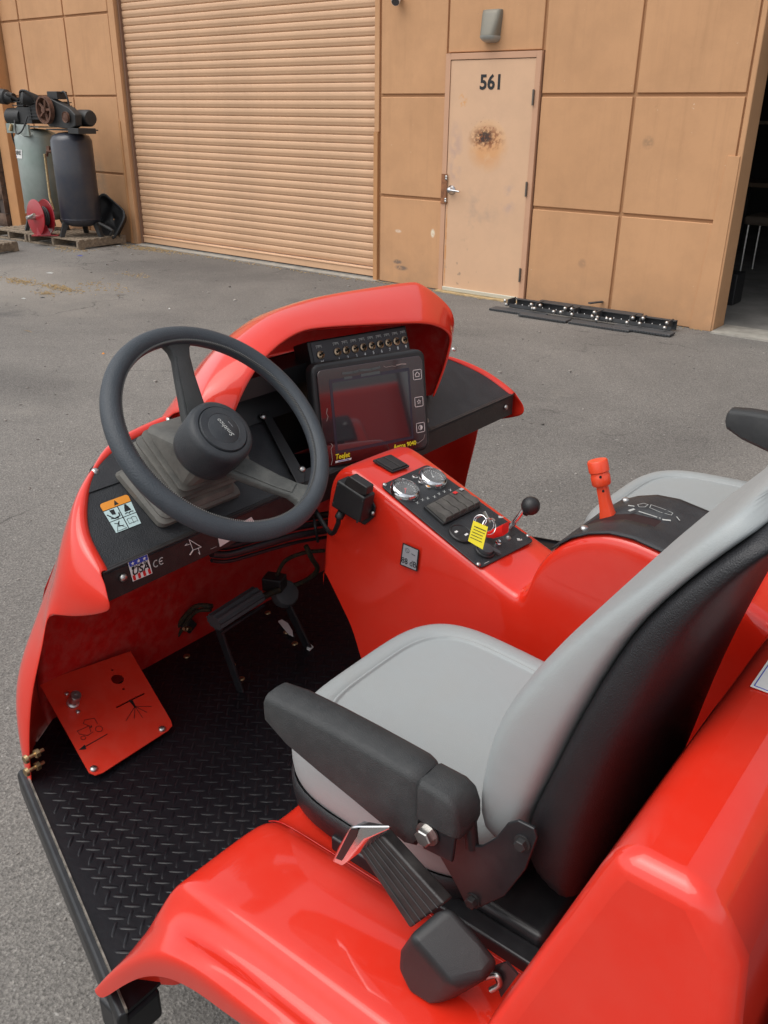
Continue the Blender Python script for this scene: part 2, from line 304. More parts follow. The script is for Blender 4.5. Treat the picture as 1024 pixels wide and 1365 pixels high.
# ------------------------------------------------------------------ the warehouse
def stucco(name, c, c2, stain=.3):
    return mat(name, c, .82, bump=.35, bscale=160, col2=c2, vscale=1.2, dust=stain, dustcol=(.27, .155, .085), dscale=2.3, coords='Object')
M['wall'] = stucco('tan_painted_concrete', (.53, .285, .140), (.57, .310, .155), .3)
M['trim'] = stucco('orange_tan_trim', (.48, .235, .095), (.52, .27, .12), .4)
M['shut'] = mat('peach_steel_slat', (.60, .37, .22), .5, var=.05, vscale=1.5, dust=.3, dustcol=(.42, .26, .16), dscale=4)
M['doorp'] = mat('peach_door_paint', (.64, .40, .245), .5, var=.03, vscale=2, dust=.35, dustcol=(.47, .30, .20), dscale=3.2)
M['joint'] = mat('darker_joint_paint', (.42, .22, .105), .85)  # recessed base, a darker tan than the panels
def wallmarks(m):
    n = m.node_tree; N = n.nodes; L = n.links; b = N['Principled BSDF']; src = b.inputs['Base Color'].links[0].from_socket
    tc = N.new('ShaderNodeTexCoord')
    def nzf(sc, vec=None, det=6):
        q = N.new('ShaderNodeTexNoise'); q.inputs['Scale'].default_value = sc; q.inputs['Detail'].default_value = det; q.inputs['Roughness'].default_value = .65
        L.new(vec if vec else tc.outputs['Object'], q.inputs['Vector']); return q.outputs['Fac']
    def mr(f, a, b_, c, d):
        q = N.new('ShaderNodeMapRange'); L.new(f, q.inputs[0]); q.inputs[1].default_value = a; q.inputs[2].default_value = b_; q.inputs[3].default_value = c; q.inputs[4].default_value = d; return q.outputs[0]
    def mul(a, b_): q = N.new('ShaderNodeMath'); q.operation = 'MULTIPLY'; L.new(a, q.inputs[0]); L.new(b_, q.inputs[1]); return q.outputs[0]
    def mix(f, col):
        nonlocal src
        q = N.new('ShaderNodeMix'); q.data_type = 'RGBA'; L.new(f, q.inputs['Factor']); L.new(src, q.inputs['A']); q.inputs['B'].default_value = (*col, 1); src = q.outputs['Result']
    sp = N.new('ShaderNodeSeparateXYZ'); L.new(tc.outputs['Object'], sp.inputs[0])
    st = N.new('ShaderNodeVectorMath'); st.operation = 'MULTIPLY'; L.new(tc.outputs['Object'], st.inputs[0]); st.inputs[1].default_value = (14, 1, .8)
    mix(mul(mr(nzf(1, st.outputs[0]), .52, .75, 0, .35), mr(nzf(.7), .4, .6, .2, 1)), (.36, .19, .09))       # faint rain streaks
    mix(mul(mr(sp.outputs[2], 0, .45, 1, 0), mr(nzf(5), .35, .65, .05, .55)), (.33, .20, .115))               # splashed dirt low down
    mix(mr(nzf(9), .70, .74, 0, .5), (.30, .17, .09)); mix(mr(nzf(17, det=3), .735, .75, 0, .7), (.66, .50, .36))  # scuffs and chips
    def spot(cx, cz, rx, rz, col, amt, nsc=30):
        a = N.new('ShaderNodeVectorMath'); a.operation = 'SUBTRACT'; L.new(tc.outputs['Object'], a.inputs[0]); a.inputs[1].default_value = (cx, YW, cz)
        k = N.new('ShaderNodeVectorMath'); k.operation = 'MULTIPLY'; L.new(a.outputs[0], k.inputs[0]); k.inputs[1].default_value = (1/rx, 0, 1/rz)
        l = N.new('ShaderNodeVectorMath'); l.operation = 'LENGTH'; L.new(k.outputs[0], l.inputs[0]); mix(mul(mr(l.outputs['Value'], .5, 1, amt, 0), mr(nzf(nsc), .35, .5, .2, 1)), col)
    for u, v, rx, rz, col, amt in [(530, 349, .07, .03, (.14, .11, .09), .8), (535, 357, .10, .03, (.14, .11, .09), .8), (531, 308, .05, .02, (.7, .55, .42), .8), (577, 311, .03, .05, (.75, .66, .5), 1), (864, 190, .06, .06, (.34, .20, .11), .8), (776, 351, .05, .05, (.33, .19, .11), .6), (738, 420, .06, .03, (.33, .19, .11), .7), (134, 250, .2, .5, (.30, .22, .15), .5)]:
        p = ony(u, v, YW); spot(p.x, p.z, rx, rz, col, amt)
    L.new(src, b.inputs['Base Color'])
wallmarks(M['wall'])
bl = thing('warehouse_building', (-6, YW, 0), 'tan concrete warehouse wall with recessed square joints, a ribbed roller shutter and door 561', 'building')
JY = YW+.022
x_l, x_r, top = -13.05, -2.41, 5.0
wall = MB()
def slab(x0, x1, z0, z1, y0=JY, y1=JY+.25): wall.box2((x0, y0, z0), (x1, y1, z1))
slab(x_l, -10.36, 0, top); slab(-6.17, -5.29, 0, top); slab(-10.36, -6.17, 3.6, top); slab(-5.29, -4.25, 2.2, top); slab(-4.25, x_r, 0, top)
slab(x_r, 3.4, 3.0, top); slab(3.4, 14, 0, top)
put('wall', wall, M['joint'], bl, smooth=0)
# proud panels
GW = .014
zr = [(0.004, .89), (.89, 1.842), (1.842, 2.79), (2.79, 3.74), (3.74, 4.7)]
cols = [(-12.56, -11.48), (-11.48, -10.5), (-6.10, -5.30), (-4.25, -3.367), (-3.367, -2.44)]
for ci, (xa, xb) in enumerate(cols):
    for za, zb in zr:
        a0 = xa+(GW if ci != 3 or za > 2 else .004); a1 = xb-GW
        if ci == 2 and za < 2: a1 = -5.297
        if za < .1: b0 = za
        else: b0 = za+GW
        put('wall_panel', MB().box2((a0, YW, b0), (a1, JY+.01, zb-GW)), M['wall'], bl, bevel=.006, seg=2)
for za, zb in [(2.205, 2.79), (2.79, 3.74)]:
    put('wall_panel', MB().box2((-5.29+GW, YW, za+(GW if za > 2.5 else 0)), (-4.265-GW, JY+.01, zb-GW)), M['wall'], bl, bevel=.006, seg=2)
for x0, x1 in ((-13.03, -12.58),):
    for za, zb in zr: put('wall_panel', MB().box2((x0, YW, za+GW), (x1, JY+.01, zb-GW)), M['wall'], bl, bevel=.006, seg=2)
# far left pilaster, shutter jambs, corner guard
put('pilaster', MB().box2((-13.32, YW-.16, 0), (-13.06, YW+.25, top)), M['trim'], bl, bevel=.01)
put('pilaster', MB().box2((-10.49, YW-.01, 0), (-10.365, JY+.1, top)), M['wall'], bl, bevel=.006)
put('corner_guard', MB().box2((-10.51, YW-.022, 0), (-10.465, YW+.004, 1.55)), M['trim'], bl, bevel=.003)
put('shutter_guide', MB().box2((-10.362, YW+.045, 0), (-10.325, YW+.14, 3.55)), mat('guide_rail', (.20, .11, .07), .6), bl)
put('shutter_guide', MB().box2((-6.20, YW+.05, 0), (-6.172, YW+.14, 3.55)), mat('guide_rail2', (.20, .11, .07), .6), bl)
put('corner_guard', MB().box2((-6.172, YW-.016, 0), (-6.118, YW+.08, 1.50)), M['trim'], bl, bevel=.003)
put('pilaster', MB().box2((-6.171, YW-.004, 1.503), (-6.112, YW+.08, top)), M['wall'], bl, bevel=.003)
put('corner_guard', MB().prism([(-2.60, YW-.012, 0), (-2.412, YW-.012, 0), (-2.412, YW-.012, 1.40), (-2.51, YW-.012, 1.40)], (0, .02, 0)), M['wall'], bl, bevel=.003)
put('jamb', MB().box2((-2.438, YW-.002, 0), (-2.395, YW+.27, top)), M['wall'], bl, bevel=.008)
put('lintel', MB().box2((-2.394, YW+.12, 2.32), (3.4, YW+.3, 3.0)), mat('brown_brick_header', (.24, .12, .085), .85, var=.3, vscale=12), bl)
# interior of the open bay, dark because it is a closed room
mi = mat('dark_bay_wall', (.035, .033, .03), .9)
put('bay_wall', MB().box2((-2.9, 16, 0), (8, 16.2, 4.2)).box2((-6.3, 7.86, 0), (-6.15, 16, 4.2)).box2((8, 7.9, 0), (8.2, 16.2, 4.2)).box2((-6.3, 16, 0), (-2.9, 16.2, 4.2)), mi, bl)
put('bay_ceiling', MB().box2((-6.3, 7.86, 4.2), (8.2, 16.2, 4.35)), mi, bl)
# roller shutter, slat by slat
sh = put('roller_shutter', MB().box2((-10.34, YW+.10, 3.52), (-6.185, YW+.2, 3.7)), M['shut'], bl)
PIT = .0838; z0 = .122
prof = [(0, .004), (-.003, -.006), (-.009, -.0095), (-.020, -.0115), (-.034, -.0125), (-.046, -.0125), (-.051, -.0095), (-.060, -.0085), (-.071, -.0060), (-.0775, -.0020), (-.0805, .004), (-.0832, .010)]
sm = MB(); sm.grid([[V((x, y, z)) for z, y in prof] for x in (-10.355, -6.178)])
sme = meshof(sm, M['shut'], 80)
for k in range(41):
    inst('slat', sme, sh, Matrix.Translation((0, YW+.09+random.uniform(-.0012, .0012), z0+PIT*(k+1))))
put('bottom_bar', MB().box2((-10.35, YW+.066, .022), (-6.18, YW+.11, .118)).box2((-10.35, YW+.055, .095), (-6.18, YW+.07, .112)), M['shut'], sh, bevel=.006)
put('rubber_seal', MB().box2((-10.35, YW+.075, .001), (-6.18, YW+.10, .022)), M['frame'], sh)
g = put('threshold', MB().box2((-10.34, YW-.07, -.05), (-6.1, YW+.2, .006)), mat('pale_concrete_sill', (.33, .31, .27), .8, var=.2, vscale=8), None); g['kind'] = 'structure'
g = put('threshold', MB().box2((-2.39, YW-.08, -.05), (3.4, YW+.3, .014)), bpy.data.materials['pale_concrete_sill'], None); g['kind'] = 'structure'
# personnel door
DX0, DX1 = -5.232, -4.318
fr_ = MB(); fr_.box2((-5.288, YW-.022, 0), (DX0-.003, YW+.1, 2.195)).box2((DX1+.003, YW-.022, 0), (-4.262, YW+.1, 2.195)).box2((DX0-.003, YW-.022, 2.142), (DX1+.003, YW+.1, 2.195))
M['dframe'] = mat('dusty_pink_frame_paint', (.55, .31, .19), .6, var=.05, dust=.3, dustcol=(.40, .23, .14), dscale=6)
put('door_frame', fr_, M['dframe'], bl, bevel=.003, seg=2)
put('door_stop', MB().box2((DX0-.01, YW+.035, 0), (DX1+.01, YW+.1, 2.15)), M['frame'], bl)
def doormat():
    m = M['doorp'].copy(); m.name = 'stained_door_paint'; n = m.node_tree; N = n.nodes; L = n.links; b = N['Principled BSDF']
    src = b.inputs['Base Color'].links[0].from_socket
    tc = N.new('ShaderNodeTexCoord')
    def area(cx, cz, rx, rz, col, nsc, p0, p1, amt, edge=(.5, 1.1)):
        nonlocal src
        a = N.new('ShaderNodeVectorMath'); a.operation = 'SUBTRACT'; L.new(tc.outputs['Object'], a.inputs[0]); a.inputs[1].default_value = (cx, YW, cz)
        k = N.new('ShaderNodeVectorMath'); k.operation = 'MULTIPLY'; L.new(a.outputs[0], k.inputs[0]); k.inputs[1].default_value = (1/rx, 0, 1/rz)
        l = N.new('ShaderNodeVectorMath'); l.operation = 'LENGTH'; L.new(k.outputs[0], l.inputs[0])
        mr = N.new('ShaderNodeMapRange'); L.new(l.outputs['Value'], mr.inputs[0]); mr.inputs[1].default_value = edge[0]; mr.inputs[2].default_value = edge[1]; mr.inputs[3].default_value = 1; mr.inputs[4].default_value = 0
        q = N.new('ShaderNodeTexNoise'); q.inputs['Scale'].default_value = nsc; q.inputs['Detail'].default_value = 5; L.new(tc.outputs['Object'], q.inputs['Vector'])
        rp = N.new('ShaderNodeMapRange'); L.new(q.outputs['Fac'], rp.inputs[0]); rp.inputs[1].default_value = p0; rp.inputs[2].default_value = p1; rp.inputs[4].default_value = amt
        mm = N.new('ShaderNodeMath'); mm.operation = 'MULTIPLY'; L.new(mr.outputs[0], mm.inputs[0]); L.new(rp.outputs[0], mm.inputs[1])
        mx = N.new('ShaderNodeMix'); mx.data_type = 'RGBA'; L.new(mm.outputs[0], mx.inputs['Factor']); L.new(src, mx.inputs['A']); mx.inputs['B'].default_value = (*col, 1); src = mx.outputs['Result']
    area(-4.78, 1.47, .22, .19, (.70, .44, .24), 3, .0, .1, .4, (.85, .95))
    area(-4.78, 1.40, .22, .22, (.62, .27, .08), 9, .25, .5, .6)          # faded pale rust halo and drips
    area(-4.79, 1.475, .20, .11, (.20, .06, .018), 24, .42, .54, .95, (.45, 1.1))
    area(-4.82, 1.485, .11, .07, (.045, .025, .018), 34, .44, .50, .95)
    area(-4.78, 1.50, .24, .17, (.28, .06, .02), 48, .655, .67, 1)
    area(-5.215, .45, .012, .5, (.55, .22, .05), 20, .2, .5, .8)
    area(-5.14, 1.3, .09, .35, (.42, .28, .24), 10, .4, .6, .5)
    area(-4.52, .95, .10, .16, (.40, .28, .25), 10, .4, .6, .5)
    area(-4.85, .8, .25, .25, (.36, .26, .20), 7, .5, .7, .5)
    area(-4.95, .25, .3, .3, (.25, .18, .13), 12, .64, .7, .7)
    area(-5.08, 1.80, .05, .07, (.65, .3, .09), 40, .5, .6, .8)
    L.new(src, b.inputs['Base Color']); return m
dr = put('door', MB().box2((DX0, YW-.014, .03), (DX1, YW+.03, 2.138)), doormat(), bl, bevel=.003, seg=2)
setp(dr, 'peach steel door numbered 561 with a rusty patch')
fd = Fr((-4.775, YW-.014, 1.945), (1, 0, 0), (0, 0, 1))
text('door_number', '561', fd, 0, 0, .172, M['blackp'], dr, h=.0025, bold=.028, sx=.98)
for z in (1.823, 1.049, .265):
    h = MB(); h.box2((DX1-.004, YW-.03, z-.06), (DX1+.012, YW-.014, z+.06)); h.tube([(DX1+.004, YW-.034, z-.065), (DX1+.004, YW-.034, z+.065)], .009, 8)
    put('hinge', h, mat('dull_hinge', (.16, .14, .12), .5, .7), dr)
put('latch_guard', MB().box2((-5.285, YW-.032, .86), (-5.215, YW-.024, 1.14)), mat('rusty_brown_plate', (.25, .10, .04), .6, var=.3, vscale=30), dr, bevel=.002)
bm4 = bolt_mesh(.014, .012, M['steel'])
for z in (.885, 1.115, .905, 1.095): inst('bolt', bm4, dr, tomtx((-5.225, YW-.03, z), (0, -1, 0)))
hd = MB(); hd.lathe((-5.165, YW-.014, .995), (0, -1, 0), [(.045, 0), (.045, .008), (.034, .016), (.026, .05), (.02, .06), (0, .062)], 20)
hd.tube([(-5.165, YW-.065, .995), (-5.12, YW-.072, .994), (-5.04, YW-.068, .988)], [.013, .011, .008], 8)
put('door_handle', hd, mat('brushed_nickel', (.55, .55, .56), .3, 1), dr, smooth=60)
put('door_sweep', MB().box2((DX0+.005, YW-.03, .012), (DX1-.14+.13, YW-.015, .05)), mat('aluminium_sweep', (.62, .60, .50), .4, .5), dr, bevel=.003)
g = put('door_sill', MB().box2((-5.29, YW-.10, -.05), (-4.26, YW+.1, .01)), mat('ochre_sill', (.42, .30, .15), .8, var=.3, vscale=12), None); g['kind'] = 'structure'

# wall lamp and camera
lx, lz = -4.80, 2.405
def lampsec(z, hw, dp, rnd=.35):
    out = []
    for i in range(12):
        t = math.pi*i/11; cx = math.cos(t); sx_ = math.sin(t)
        out.append(V((lx+hw*math.copysign(abs(cx)**.6, cx), YW-dp*sx_**.6, z)))
    return out
lm = thing('wall_lamp', (lx, YW, lz), 'grey metal cased wall lamp above the numbered door', 'lamp')
mm_ = MB(); mm_.loft([lampsec(*q) for q in [(2.535, .088, .03), (2.53, .098, .05), (2.50, .10, .065), (2.42, .094, .09), (2.35, .088, .115), (2.325, .084, .12)]])
put('housing', mm_, mat('grey_lamp_case', (.20, .185, .15), .5, .2, dust=.3, dustcol=(.3, .27, .2)), lm, smooth=50)
mm_ = MB(); mm_.loft([lampsec(*q) for q in [(2.324, .087, .122), (2.31, .088, .12), (2.29, .078, .10), (2.275, .06, .06), (2.27, .04, .02)]])
put('lens', mm_, mat('milky_lamp_lens', (.33, .33, .30), .25, coat=.5), lm, smooth=60)
sc = thing('security_camera', (-5.87, YW, 2.68), 'small white and black security camera high on the wall, left of the lamp', 'camera')
put('base', MB().lathe((-5.87, YW, 2.70), (0, -1, 0), [(.035, 0), (.035, .03), (.02, .035), (0, .036)], 16), M['white'], sc)
ax = V((.35, -.75, -.5)).normalized(); c0 = V((-5.87, YW-.03, 2.70))
put('barrel', MB().lathe(c0, ax, [(.02, 0), (.04, .02), (.043, .1), (.04, .115), (0, .115)], 18), M['white'], sc, smooth=50)
put('lens', MB().lathe(c0, ax, [(.038, .1155), (.033, .121), (.012, .118), (0, .118)], 18), M['screen'], sc, smooth=50)

# ------------------------------------------------------------------ block wall at far left
bw = thing('block_wall', (-14.5, 7.35, 0), 'rough brown split face block wall at the far left edge', 'wall')
mbk = mat('brown_split_block', (.115, .072, .05), .95, var=.35, vscale=9, bump=3.5, bscale=18)
put('mortar', MB().box2((-17, 7.4, 0), (-13.36, 7.6, 1.72)), mat('brown_mortar', (.08, .06, .05), .95), bw)
random.seed(3)
bms = []
for k in range(3):
    t = MB(); n1, n2 = 7, 4
    rows = [[V((-.195+.39*i/n1, -.03-(random.uniform(0, .022) if 0 < i < n1 and 0 < j < n2 else -.02), -.096+.192*j/n2)) for i in range(n1+1)] for j in range(n2+1)]
    t.grid(rows); bms.append(meshof(t, mbk, 180))
for j in range(8):
    for i in range(9):
        inst('block', bms[random.randrange(3)], bw, Matrix.Translation((-13.56-.4*i-(.2 if j % 2 else 0), 7.39, .1+.2*j)))
for j in range(0, 8): put('block', MB().box2((-13.36, 7.352, .2*j+.004), (-13.30 if False else -13.345, 7.5, .2*j+.196)), mbk, bw)

# ------------------------------------------------------------------ compressors, reel, pallets
def pallet(loc, rot, W, D, label, nb=7, name='wooden_pallet', grp=None):
    t = thing(name, loc, label, 'pallet', grp); Rm = Matrix.Rotation(rot, 4, 'Z'); Tm = Matrix.Translation(loc)
    for k in range(nb):
        m = MB().box((0, 0, 0), (W, D/nb*.72, .018)); me = meshof(m, M['wood'])
        inst('top_board', me, t, Tm @ Rm @ Matrix.Translation((random.uniform(-.01, .01), -D/2+D/nb*(k+.5), .115)) @ Matrix.Rotation(random.uniform(-.012, .012), 4, 'Z'))
    for x in (-W/2+.03, 0, W/2-.03):
        inst('stringer', meshof(MB().box((0, 0, 0), (.04, D, .085)), M['wood']), t, Tm @ Rm @ Matrix.Translation((x, 0, .0625)))
    for y in (-D/2+.05, D/2-.05):
        inst('bottom_board', meshof(MB().box((0, 0, 0), (W, .09, .018)), M['wood']), t, Tm @ Rm @ Matrix.Translation((0, y, .011)))
    return t
pallet((-11.02, 7.05, 0), R(3), 1.12, .78, 'weathered grey pallet under the dark blue compressor', grp='pallets on the asphalt')
pallet((-12.05, 6.98, 0), R(3), .85, .72, 'weathered plank base under the green compressor', nb=5, grp='pallets on the asphalt')
pallet((-11.32, 5.75, 0), R(12), .9, .6, 'small brown pallet at the left edge of the picture', nb=5, grp='pallets on the asphalt')

def compressor(x, y, r, h, zb, tankmat, label, kind):
    t = thing('air_compressor', (x, y, .125), label, 'compressor', 'old air compressors by the roller door')
    e = r*.42; pr = [(0, zb), (r*.55, zb+.015), (r*.88, zb+e*.45), (r, zb+e), (r, zb+h-e), (r*.88, zb+h-e*.45), (r*.55, zb+h-.015), (0, zb+h)]
    put('tank', MB().lathe((x, y, 0), (0, 0, 1), pr, 36), tankmat, t, smooth=60)
    put('weld_band', MB().lathe((x, y, 0), (0, 0, 1), [(r, zb+e-.006), (r+.003, zb+e), (r, zb+e+.006)], 36), tankmat, t, smooth=60)
    for k in range(3):
        a = k*2.094+4.4; dx, dy = math.cos(a), math.sin(a)
        put('leg', MB().prism([(x+dx*r*.7, y+dy*r*.7, zb+.06), (x+dx*r*1.02, y+dy*r*1.02, .127), (x+dx*r*1.02+dx*.05, y+dy*r*1.02+dy*.05, .127), (x+dx*r*.98, y+dy*r*.98, zb+.07)], (-dy*.06, dx*.06, 0)), M['iron'], t)
    zt = zb+h
    put('top_plate', MB().box((x+(.05 if kind else -.05), y, zt+.02), (.74, .28, .015)), M['iron'] if kind else tankmat, t)
    return t, zt
mdk = mat('dark_blue_tank', (.022, .026, .040), .38, coat=.3, dust=.55, dustcol=(.075, .06, .05), dscale=4)
mgr = mat('grey_green_tank', (.34, .375, .355), .40, .3, col2=(.19, .25, .215), vscale=1.6, dust=.3, dustcol=(.2, .2, .18), dscale=5)
t, zt = compressor(-10.98, 7.02, .262, 1.18, .24, mdk, 'dark blue vertical tank air compressor with rusty flywheel, the nearer to the roller door', 1)
put('guard', MB().prism([(-11.20, 6.86, zt+.06), (-10.72, 6.86, zt+.03), (-10.60, 6.86, zt+.07), (-10.58, 6.86, zt+.20), (-10.70, 6.86, zt+.28), (-11.15, 6.86, zt+.40), (-11.30, 6.86, zt+.36), (-11.33, 6.86, zt+.18)], (0, .10, 0)), M['iron'], t, bevel=.012)
put('bracket', MB().box2((-10.75, 6.84, zt-.02), (-10.52, 7.1, zt+.045)), M['iron'], t, bevel=.005)
fy = (-11.13, 6.80, zt+.25)
fwh = MB(); fwh.lathe(fy, (0, -1, 0), [(.155, -.03), (.165, -.03), (.165, .03), (.14, .03), (.135, -.03), (.155, -.03)], 28); fwh.lathe(fy, (0, -1, 0), [(.04, -.035), (.04, .035), (0, .035)], 12)
for k in range(5):
    a = k*2*math.pi/5; fwh.tube([(fy[0], fy[1], fy[2]), (fy[0]+.14*math.cos(a), fy[1], fy[2]+.14*math.sin(a))], .018, 6)
put('flywheel', fwh, M['rust'], t, smooth=50)
put('pulley', MB().lathe((-10.73, 6.84, zt+.17), (0, -1, 0), [(.065, 0), (.065, .03), (.05, .02), (.02, .03), (0, .03)], 20), M['rust'], t, smooth=50)
pm = MB(); pm.box((-11.1, 7.0, zt+.22), (.2, .16, .26)); pm.box((-11.05, 6.95, zt+.42), (.22, .15, .09))
for k in range(6): pm.box((-11.1, 7.0, zt+.14+k*.04), (.25, .2, .01))
pm.tube(spline([(-10.98, 6.95, zt+.44), (-10.86, 6.93, zt+.46), (-10.80, 6.93, zt+.38), (-10.80, 6.95, zt+.2)]), .012, 8)
put('pump', pm, M['iron'], t, bevel=.006)
put('motor', MB().lathe((-10.85, 7.1, zt+.16), (1, 0, 0), [(.0, 0), (.09, 0), (.1, .02), (.1, .22), (.085, .25), (0, .26)], 20), M['iron'], t, smooth=40)
put('valve', MB().tube([(-11.25, 6.98, .24+.93), (-11.42, 6.93, .24+.93), (-11.44, 6.92, .24+.87)], .02, 8).box((-11.4, 6.95, 1.2), (.06, .05, .07)), M['rust'], t)
put('drop_pipe', MB().tube([(-11.45, 6.9, 1.14), (-11.44, 6.88, .6), (-11.36, 6.86, .44)], .016, 8), M['brass'], t)
put('water_hose', MB().tube(spline([(-10.70, 7.1, .3), (-10.5, 7.15, .22), (-10.62, 7.2, .15)]), .02), M['iron'], t)
t.location.x += .17
t, zt = compressor(-12.03, 7.12, .285, 1.20, .24, mgr, 'grey green vertical tank air compressor with black pump, the one further left', 0)
pm = MB(); pm.box((-11.95, 7.05, zt+.16), (.34, .22, .2)); pm.box((-12.12, 7.1, zt+.3), (.18, .18, .16)); pm.lathe((-12.2, 6.98, zt+.14), (-1, -.2, 0), [(.1, -.12), (.11, 0), (.11, .12), (.08, .15), (0, .15)], 20)
pm.lathe((-12.3, 6.95, zt+.38), (-1, -.3, .1), [(.06, -.1), (.07, 0), (.095, .02), (.095, .13), (.07, .14), (0, .14)], 18)
pm.lathe((-11.75, 6.95, zt+.36), (-.5, -1, .2), [(.06, -.1), (.085, 0), (.085, .1), (.05, .12), (0, .12)], 18)
pm.box((-11.72, 7.05, zt+.22), (.2, .2, .22))
for k in range(6): pm.box((-12.1, 7.08, zt+.1+k*.045), (.27, .25, .012)); pm.box((-11.72, 7.05, zt+.12+k*.04), (.25, .24, .01))
pm.tube(spline([(-12.15, 7.0, zt+.34), (-12.22, 6.9, zt+.42), (-12.28, 6.95, zt+.4)]), .02, 8)
pm.tube(spline([(-11.9, 6.9, zt+.3), (-11.8, 6.85, zt+.45), (-11.65, 6.9, zt+.42), (-11.62, 7, zt+.2)]), .013, 8)
pm.tube(spline([(-12.1, 6.88, zt+.1), (-12.0, 6.82, zt-.06), (-11.86, 6.83, zt-.02), (-11.8, 6.9, zt+.15)]), .01, 8)
put('pump', pm, M['iron'], t, bevel=.006)
put('motor_bracket', MB().box((-11.92, 6.88, zt-.02), (.3, .03, .14)).box((-12.2, 6.88, zt-.0), (.22, .03, .12)), mgr, t)
put('valve', MB().tube([(-12.15, 6.86, zt+.05), (-12.18, 6.84, zt-.03)], .025, 8), M['brass'], t)
put('cable', MB().tube(spline([(-12.3, 6.95, zt+.1), (-12.34, 6.95, zt-.1), (-12.33, 6.98, zt-.25)]), .012, 8), M['iron'], t)
fl = Fr((-12.03-.11, 7.12-.30, 1.12), (1, -.25, 0), (0, 0, 1))
def onTank(pts): # wrap a flat label on the tank
    out = []
    for a, b in pts:
        th = -math.pi/2-.32+a/.287; out.append(V((-12.03+.289*math.cos(th), 7.12+.289*math.sin(th), 1.12+b)))
    return out
lb = MB(); N_ = 8
rows = [[onTank([(-.17+.33*i/N_ - (.02 if j == 0 else 0), -.055+.11*j)])[0] for i in range(N_+1)] for j in (0, 1)]
lb.grid(rows); put('maker_label', lb, M['white'], t, smooth=180)
def wraptext(st, a, b, size, material, parent, shear=.2, bold=.02):
    o = text('label_lettering', st, Fr((0, 0, 0), (1, 0, 0), (0, 1, 0)), a, b, size, material, parent, h=0, bold=bold, shear=shear, ext=0)
    for v in o.data.vertices:
        q = onTank([(v.co.x, v.co.y)])[0]; n = V((q.x+12.03, q.y-7.12, 0)).normalized(); v.co = q+n*.003
    return o
wraptext('EMGLO', -.115, .018, .001, M['blackp'], t) if False else None
wraptext('BAIRE', .035, .015, .075, M['blackp'], t)
lb = MB(); lb.grid([[onTank([(-.13+.12*i/4, -.045+.02*j)])[0]+V((0, -.003, 0)) for i in range(5)] for j in (0, 1)]); put('label_stripe', lb, M['bluep'], t, smooth=180)
lb = MB(); lb.grid([[onTank([(-.1+.08*i/3, -.78+.11*j)])[0] for i in range(4)] for j in (0, 1)]); put('spec_sticker', lb, M['paleblue'], t, smooth=180)
t.location.x += .24
# red hose reel
mred = mat('glossy_reel_red', (.33, .010, .018), .35, coat=.4)
hr = thing('hose_reel', (-11.47, 6.62, .125), 'red hose reel standing against the green compressor', 'hose reel')
ra = V((-.05, -1, .05)).normalized(); rc = V((-11.42, 6.66, .36))
put('side_disc', MB().lathe(rc+ra*.075, ra, [(.205, -.006), (.225, -.012), (.23, 0), (.205, .006), (.06, .016), (0, .016)], 36), mred, hr, smooth=50)
put('side_disc', MB().lathe(rc-ra*.075, ra, [(.0, -.01), (.205, -.006), (.23, 0), (.225, .012), (.205, .006), (0, 0)], 36), mred, hr, smooth=50)
put('drum', MB().lathe(rc, ra, [(0, -.075), (.1, -.075), (.1, .075), (0, .075)], 24), mred, hr)
hm = MB()
for q in (-.05, -.02, .01, .04):
    pts = []
    sidev = ra.cross(V((0, 0, 1))).normalized(); upv = sidev.cross(ra)
    for k in range(25): a = k*2*math.pi/24; pts.append(rc+ra*q+(sidev*math.cos(a)+upv*math.sin(a))*.125)
    hm.tube(pts, .016, 8)
put('hose', hm, M['iron'], hr, smooth=60)
put('swivel_arm', MB().tube([rc+ra*.09, rc+ra*.17, rc+ra*.20+sidev*.0], [.035, .03, .022], 10).tube([rc+ra*.17, rc+ra*.17-sidev*.16+V((0, 0, .05))], .02, 8), M['steel'], hr, smooth=60)
put('stand', MB().box(rc+V((0.06, .0, -.225)), (.34, .16, .012), Matrix.Rotation(R(50), 3, 'Z')).prism([rc+V((.05, -.12, -.22)), rc+V((.17, .02, -.22)), rc+V((.03, .0, .02)), rc+V((-.01, -.04, .02))], (.01, -.01, 0)), mred, hr, bevel=.003)
hr.location.x += .22
# black tub leaning
tb = thing('plastic_tub', (-10.62, 7.42, 0), 'black plastic wheelbarrow tub leaning behind the dark compressor', 'tub')
tv = []
o_ = V((-10.80, 7.36, .10)); ex = V((.62, 0, -.30)).normalized(); ey = V((.3, .42, .85)).normalized(); en = ex.cross(ey).normalized()
if en.y > 0: en = -en
rings = []
for sc_, d_ in ((1.06, 0), (1.0, .0), (.97, -.02), (.86, -.11), (.5, -.13), (.05, -.13)):
    rings.append([V((-10.66, 7.33, .36))+ex*(a*sc_)+ey*(b*sc_)+en*(d_) for a, b in rrect(-.27, -.20, .27, .20, .10, 4)])
put('basin', MB().loft(rings, False), M['plastic'], tb, smooth=60, solid=.006)
put('rim', MB().tube(rings[0]+[rings[0][0]], .014, 8), M['plastic'], tb, smooth=60)
